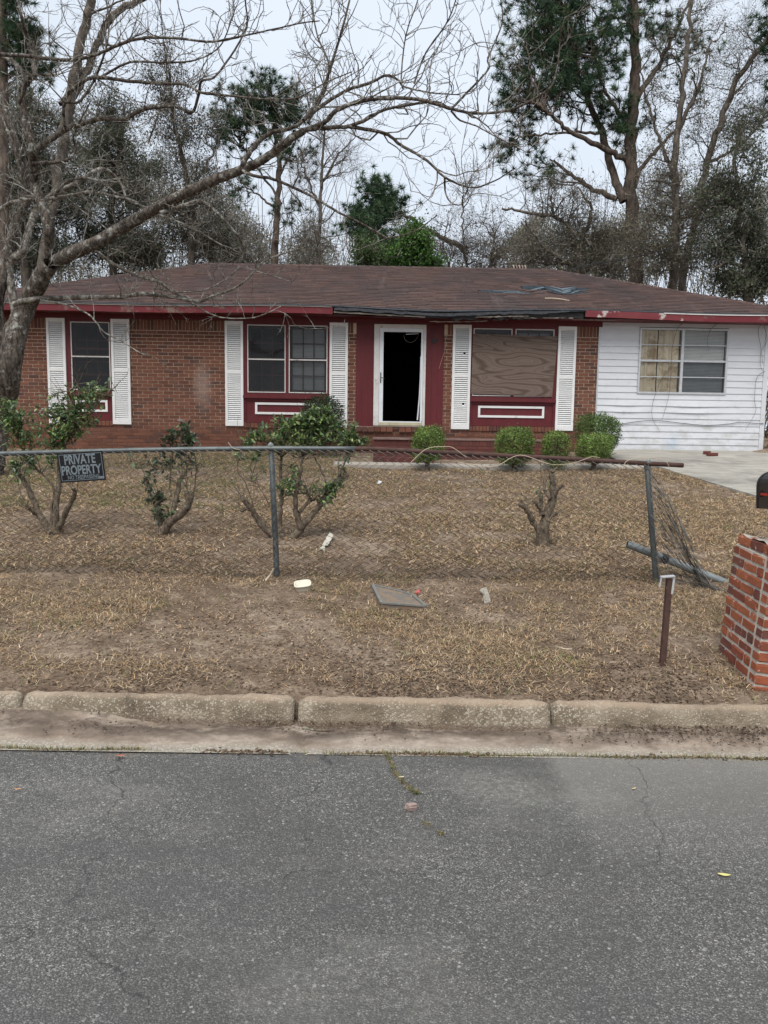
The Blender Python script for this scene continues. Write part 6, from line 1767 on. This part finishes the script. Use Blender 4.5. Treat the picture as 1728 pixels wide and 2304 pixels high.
def blades1(px, py, pz, L, wd, tilt, rg):
    n = len(px); az = rg.uniform(0, 2 * math.pi, n)
    d = np.stack([np.cos(az) * np.cos(tilt), np.sin(az) * np.cos(tilt), np.sin(tilt)], 1)
    s = np.stack([-np.sin(az), np.cos(az), rg.normal(size=n) * .4], 1) * wd[:, None] * .5
    B = np.stack([px, py, pz], 1)
    V = np.stack([B - s, B + s, B + d * L[:, None]], 1).reshape(-1, 3)
    return V, np.zeros((0, 4), int), np.arange(n * 3).reshape(n, 3)
def grass_patch(name, nclump, y0, y1, per, Lr, wr, dens, label, green, tri=False):
    x, y = scatter(nclump, y0, y1, dens)
    m = len(x)
    cx = np.repeat(x, per) + rg.normal(size=m * per) * .028; cy = np.repeat(y, per) + rg.normal(size=m * per) * .028
    ok = (cy > KY(cx) + .07) & ~((cy > 14.0) & (cx > -.9)) & ~((cx > 4.25) & (cy > 9) & (cx > np.interp(cy, [9, 10.5, 12, 13.5, 14.2, 16], [5.2, 5.3, 5.13, 4.82, 4.3, 4.3]))) & ~((cy > 13.4) & (cy < 13.88) & (cx > -.92)) & (cy < 15.95)
    tone = np.repeat(rg.uniform(.65, 1.2, m), per)[ok]; isg = np.repeat(rg.rand(m) < green(x, y), per)[ok]
    cx, cy = cx[ok], cy[ok]; n = len(cx)
    z = ground(cx, cy) + rg.uniform(-.004, .012, n)
    tl = np.abs(rg.normal(.22, .28, n)); tl = np.where(isg, tl + .35, tl)
    V, Q, T = (blades if not tri else blades1)(cx, cy, z, rg.uniform(*Lr, n), rg.uniform(*wr, n), tl, rg)
    pal = np.array([(.50, .37, .23), (.40, .285, .17), (.27, .195, .13), (.62, .50, .345), (.16, .115, .08), (.52, .335, .18), (.35, .275, .195), (.20, .145, .10)])
    c = pal[rg.randint(0, len(pal), n)] * tone[:, None]
    gp = np.array([(.13, .15, .05), (.20, .19, .075), (.10, .13, .045)])
    c[isg] = gp[rg.randint(0, 3, isg.sum())] * 1.0
    setp(obj(name, V, [Q, T], M['straw'], None, c if tri else np.concatenate([c, c])), label=label, cat='grass', kind='stuff')
dens_v = lambda x, y: np.clip(.10 + 1.7 * (vnoise(x * 1.5 + 31, y * 1.7 + 4) - .28) + 1.0 * (vnoise(x * 5, y * 5) - .5), .05, 1) * np.clip((y - 4.12) / .35, .25, 1) * np.where((y > 5.9) & (y < 7.5) & (x < -.6), .5, 1)
grass_patch('dead_grass', 64000, 4.1, 6.6, 6, (.018, .06), (.0026, .0052), dens_v, 'matted dead grass on the verge', lambda x, y: .02 + .10 * (vnoise(x * 2 + 9, y * 2) > .78))
dens_y = lambda x, y: np.clip(.36 + 1.2 * (vnoise(x * .8 + 11, y * .8) - .35) + 1.1 * (vnoise(x * 3.3, y * 3.3) - .5), .04, 1) * np.where((y < 9.0) & (x < .2), .45, 1)
grass_patch('dead_grass', 165000, 6.6, 15.95, 6, (.025, .08), (.0045, .0095), dens_y, 'patchy straw-coloured lawn behind the fence', lambda x, y: .03 + .30 * ((x < -.5) & (y > 9.3)) * vnoise(x * 1.2, y * 1.2), True)
def litter(name, n, y0, y1, size, label):
    x, y = scatter(n, y0, y1, lambda x, y: .3 + .7 * (vnoise(x * 2 + 7, y * 2) > .45))
    ok = (y > KY(x) + .06) & ~((x > 4.25) & (y > 9)); x, y = x[ok], y[ok]
    C = np.stack([x, y, ground(x, y) + .008], 1); m = len(C)
    az = rg.uniform(0, 6.28, m); d = np.stack([np.cos(az), np.sin(az), rg.normal(size=m) * .35], 1); s = np.cross(d, np.stack([rg.normal(size=m) * .3, rg.normal(size=m) * .3, np.ones(m)], 1))
    L_ = (size * rg.uniform(.4, 1.3, m))[:, None]
    V = np.stack([C, C + d * L_ * .5 + s * L_ * .22, C + d * L_ + (0, 0, .006), C + d * L_ * .5 - s * L_ * .22], 1).reshape(-1, 3)
    pal = [(.16, .10, .065), (.22, .15, .10), (.30, .20, .13), (.10, .07, .05), (.42, .32, .23), (.13, .085, .06), (.46, .30, .19)]
    setp(obj(name, V, np.arange(m * 4).reshape(m, 4), M['straw'], None, pick_cols(m, pal, rg, .25)), label=label, cat='leaves', kind='stuff')
litter('leaf_litter', 9500, 4.12, 7.5, .027, 'brown leaf litter scattered over the verge')
litter('leaf_litter', 4200, 7.5, 15.5, .05, 'brown leaf litter scattered over the yard')
# crumbs of soil along the kerb
def clods(name, x, y, z, size, label, cols):
    n = len(x)
    T0 = np.array([[1, 1, 1], [1, -1, -1], [-1, 1, -1], [-1, -1, 1]], float)
    V = np.stack([x, y, z], 1)[:, None, :] + (T0[None] + rg.normal(size=(n, 4, 3)) * .5) * size[:, None, None] * np.array([1, 1, .7])
    F = (np.arange(n) * 4)[:, None, None] + np.array([[0, 1, 2], [0, 3, 1], [0, 2, 3], [1, 3, 2]])[None]
    setp(obj(name, V.reshape(-1, 3), F.reshape(-1, 3), M['straw'], None, np.repeat(pick_cols(n, cols, rg, .3), 4, 0)), label=label, cat='soil', kind='stuff')
SOILC = [(.12, .085, .06), (.17, .125, .09), (.09, .064, .046), (.24, .18, .13)]
n = 3800
x = rg.uniform(-2.6, 2.8, n); y = KY(x) - .055 - np.abs(rg.normal(size=n)) * .09
k = rg.rand(n) < np.clip(vnoise(x * 2.1 + 3, y * 4) * 2 - .7, .03, 1); x, y = x[k], y[k]
clods('soil_crumbs', x, y, .012 + .045 * np.clip((y - 3.78) / .2, 0, 1) * vnoise(x * 1.9, y * 3), rg.uniform(.0015, .006, len(x)), 'dark soil crumbs washed into the gutter', SOILC)
n = 15000
x = rg.uniform(-3, 3.2, n); y = KY(x) + .05 + np.abs(rg.normal(size=n)) * .35
k = rg.rand(n) < np.clip(vnoise(x * 3 + 8, y * 3) * 2 - .6, .05, 1); x, y = x[k], y[k]
clods('soil_crumbs', x, y, ground(x, y) + .002, rg.uniform(.002, .008, len(x)), 'loose soil crumbs along the back of the kerb', SOILC)
x, y = scatter(16000, 4.2, 6.8, lambda x, y: np.clip(vnoise(x * 2 + 8, y * 2) * 2 - .6, .1, 1))
clods('soil_crumbs', x, y, ground(x, y) + .002, rg.uniform(.002, .007, len(x)), 'soil crumbs and chips scattered over the verge', SOILC + [(.34, .27, .20), (.07, .05, .04)])
x = rg.uniform(-2.3, 2.3, 2600); y = 3.592 + rg.normal(size=2600) * .012
k = rg.rand(2600) < np.clip(vnoise(x * 3, y * 0 + 2) * 2.2 - .6, 0, 1); x, y = x[k], y[k]
clods('soil_crumbs', x, y, np.full(len(x), .006), rg.uniform(.002, .007, len(x)), 'dirt packed along the edge of the asphalt', SOILC)
# weeds: road crack, gutter lip
def weeds(name, pts, n, label, green=.5, L=(.012, .035), sx=.012, sy=.008):
    P = np.array(pts); i = rg.randint(0, len(P), n); t = rg.rand(n)[:, None]
    j = np.minimum(i + 1, len(P) - 1); q = P[i] * (1 - t) + P[j] * t
    x = q[:, 0] + rg.normal(size=n) * sx; y = q[:, 1] + rg.normal(size=n) * sy
    V, Q, T = blades(x, y, np.full(n, .004), rg.uniform(*L, n), rg.uniform(.0018, .0035, n), rg.uniform(.3, 1.2, n), rg)
    g_ = rg.rand(n) < green
    c = np.where(g_[:, None], pick_cols(n, [(.10, .14, .035), (.16, .18, .05), (.07, .10, .03)], rg), pick_cols(n, [(.22, .17, .09), (.13, .09, .05), (.3, .22, .1)], rg))
    setp(obj(name, V, [Q, T], M['straw'], None, np.concatenate([c, c])), label=label, cat='weeds', kind='stuff')
def road_pt(px, py):
    d = ray(px, py); p = CAMP + d * (-CZ / d[2]); return (p[0], p[1])
weeds('crack_weeds', [road_pt(*p) for p in [(862, 1692), (872, 1705), (882, 1722), (885, 1738), (900, 1752), (912, 1768), (925, 1780), (938, 1787)]], 420, 'green and yellow weeds growing in the road crack', .42, (.008, .022), .007, .006)
weeds('crack_weeds', [road_pt(*p) for p in [(955, 1853), (960, 1858)]] + [road_pt(*p) for p in [(990, 1875), (993, 1880)]], 90, 'last sparse weeds at the near end of the road crack', .3, (.006, .016), .008, .006)
lipx = np.linspace(-2.2, 2.2, 60)
lip = [(x, 3.592 + .01 * math.sin(x * 9)) for x in lipx if vnoise(x * 2.3 + 4, 1.5) > .42]
weeds('gutter_weeds', lip, 2600, 'low weeds and moss along the edge of the asphalt', .4, (.008, .03), .02, .006)
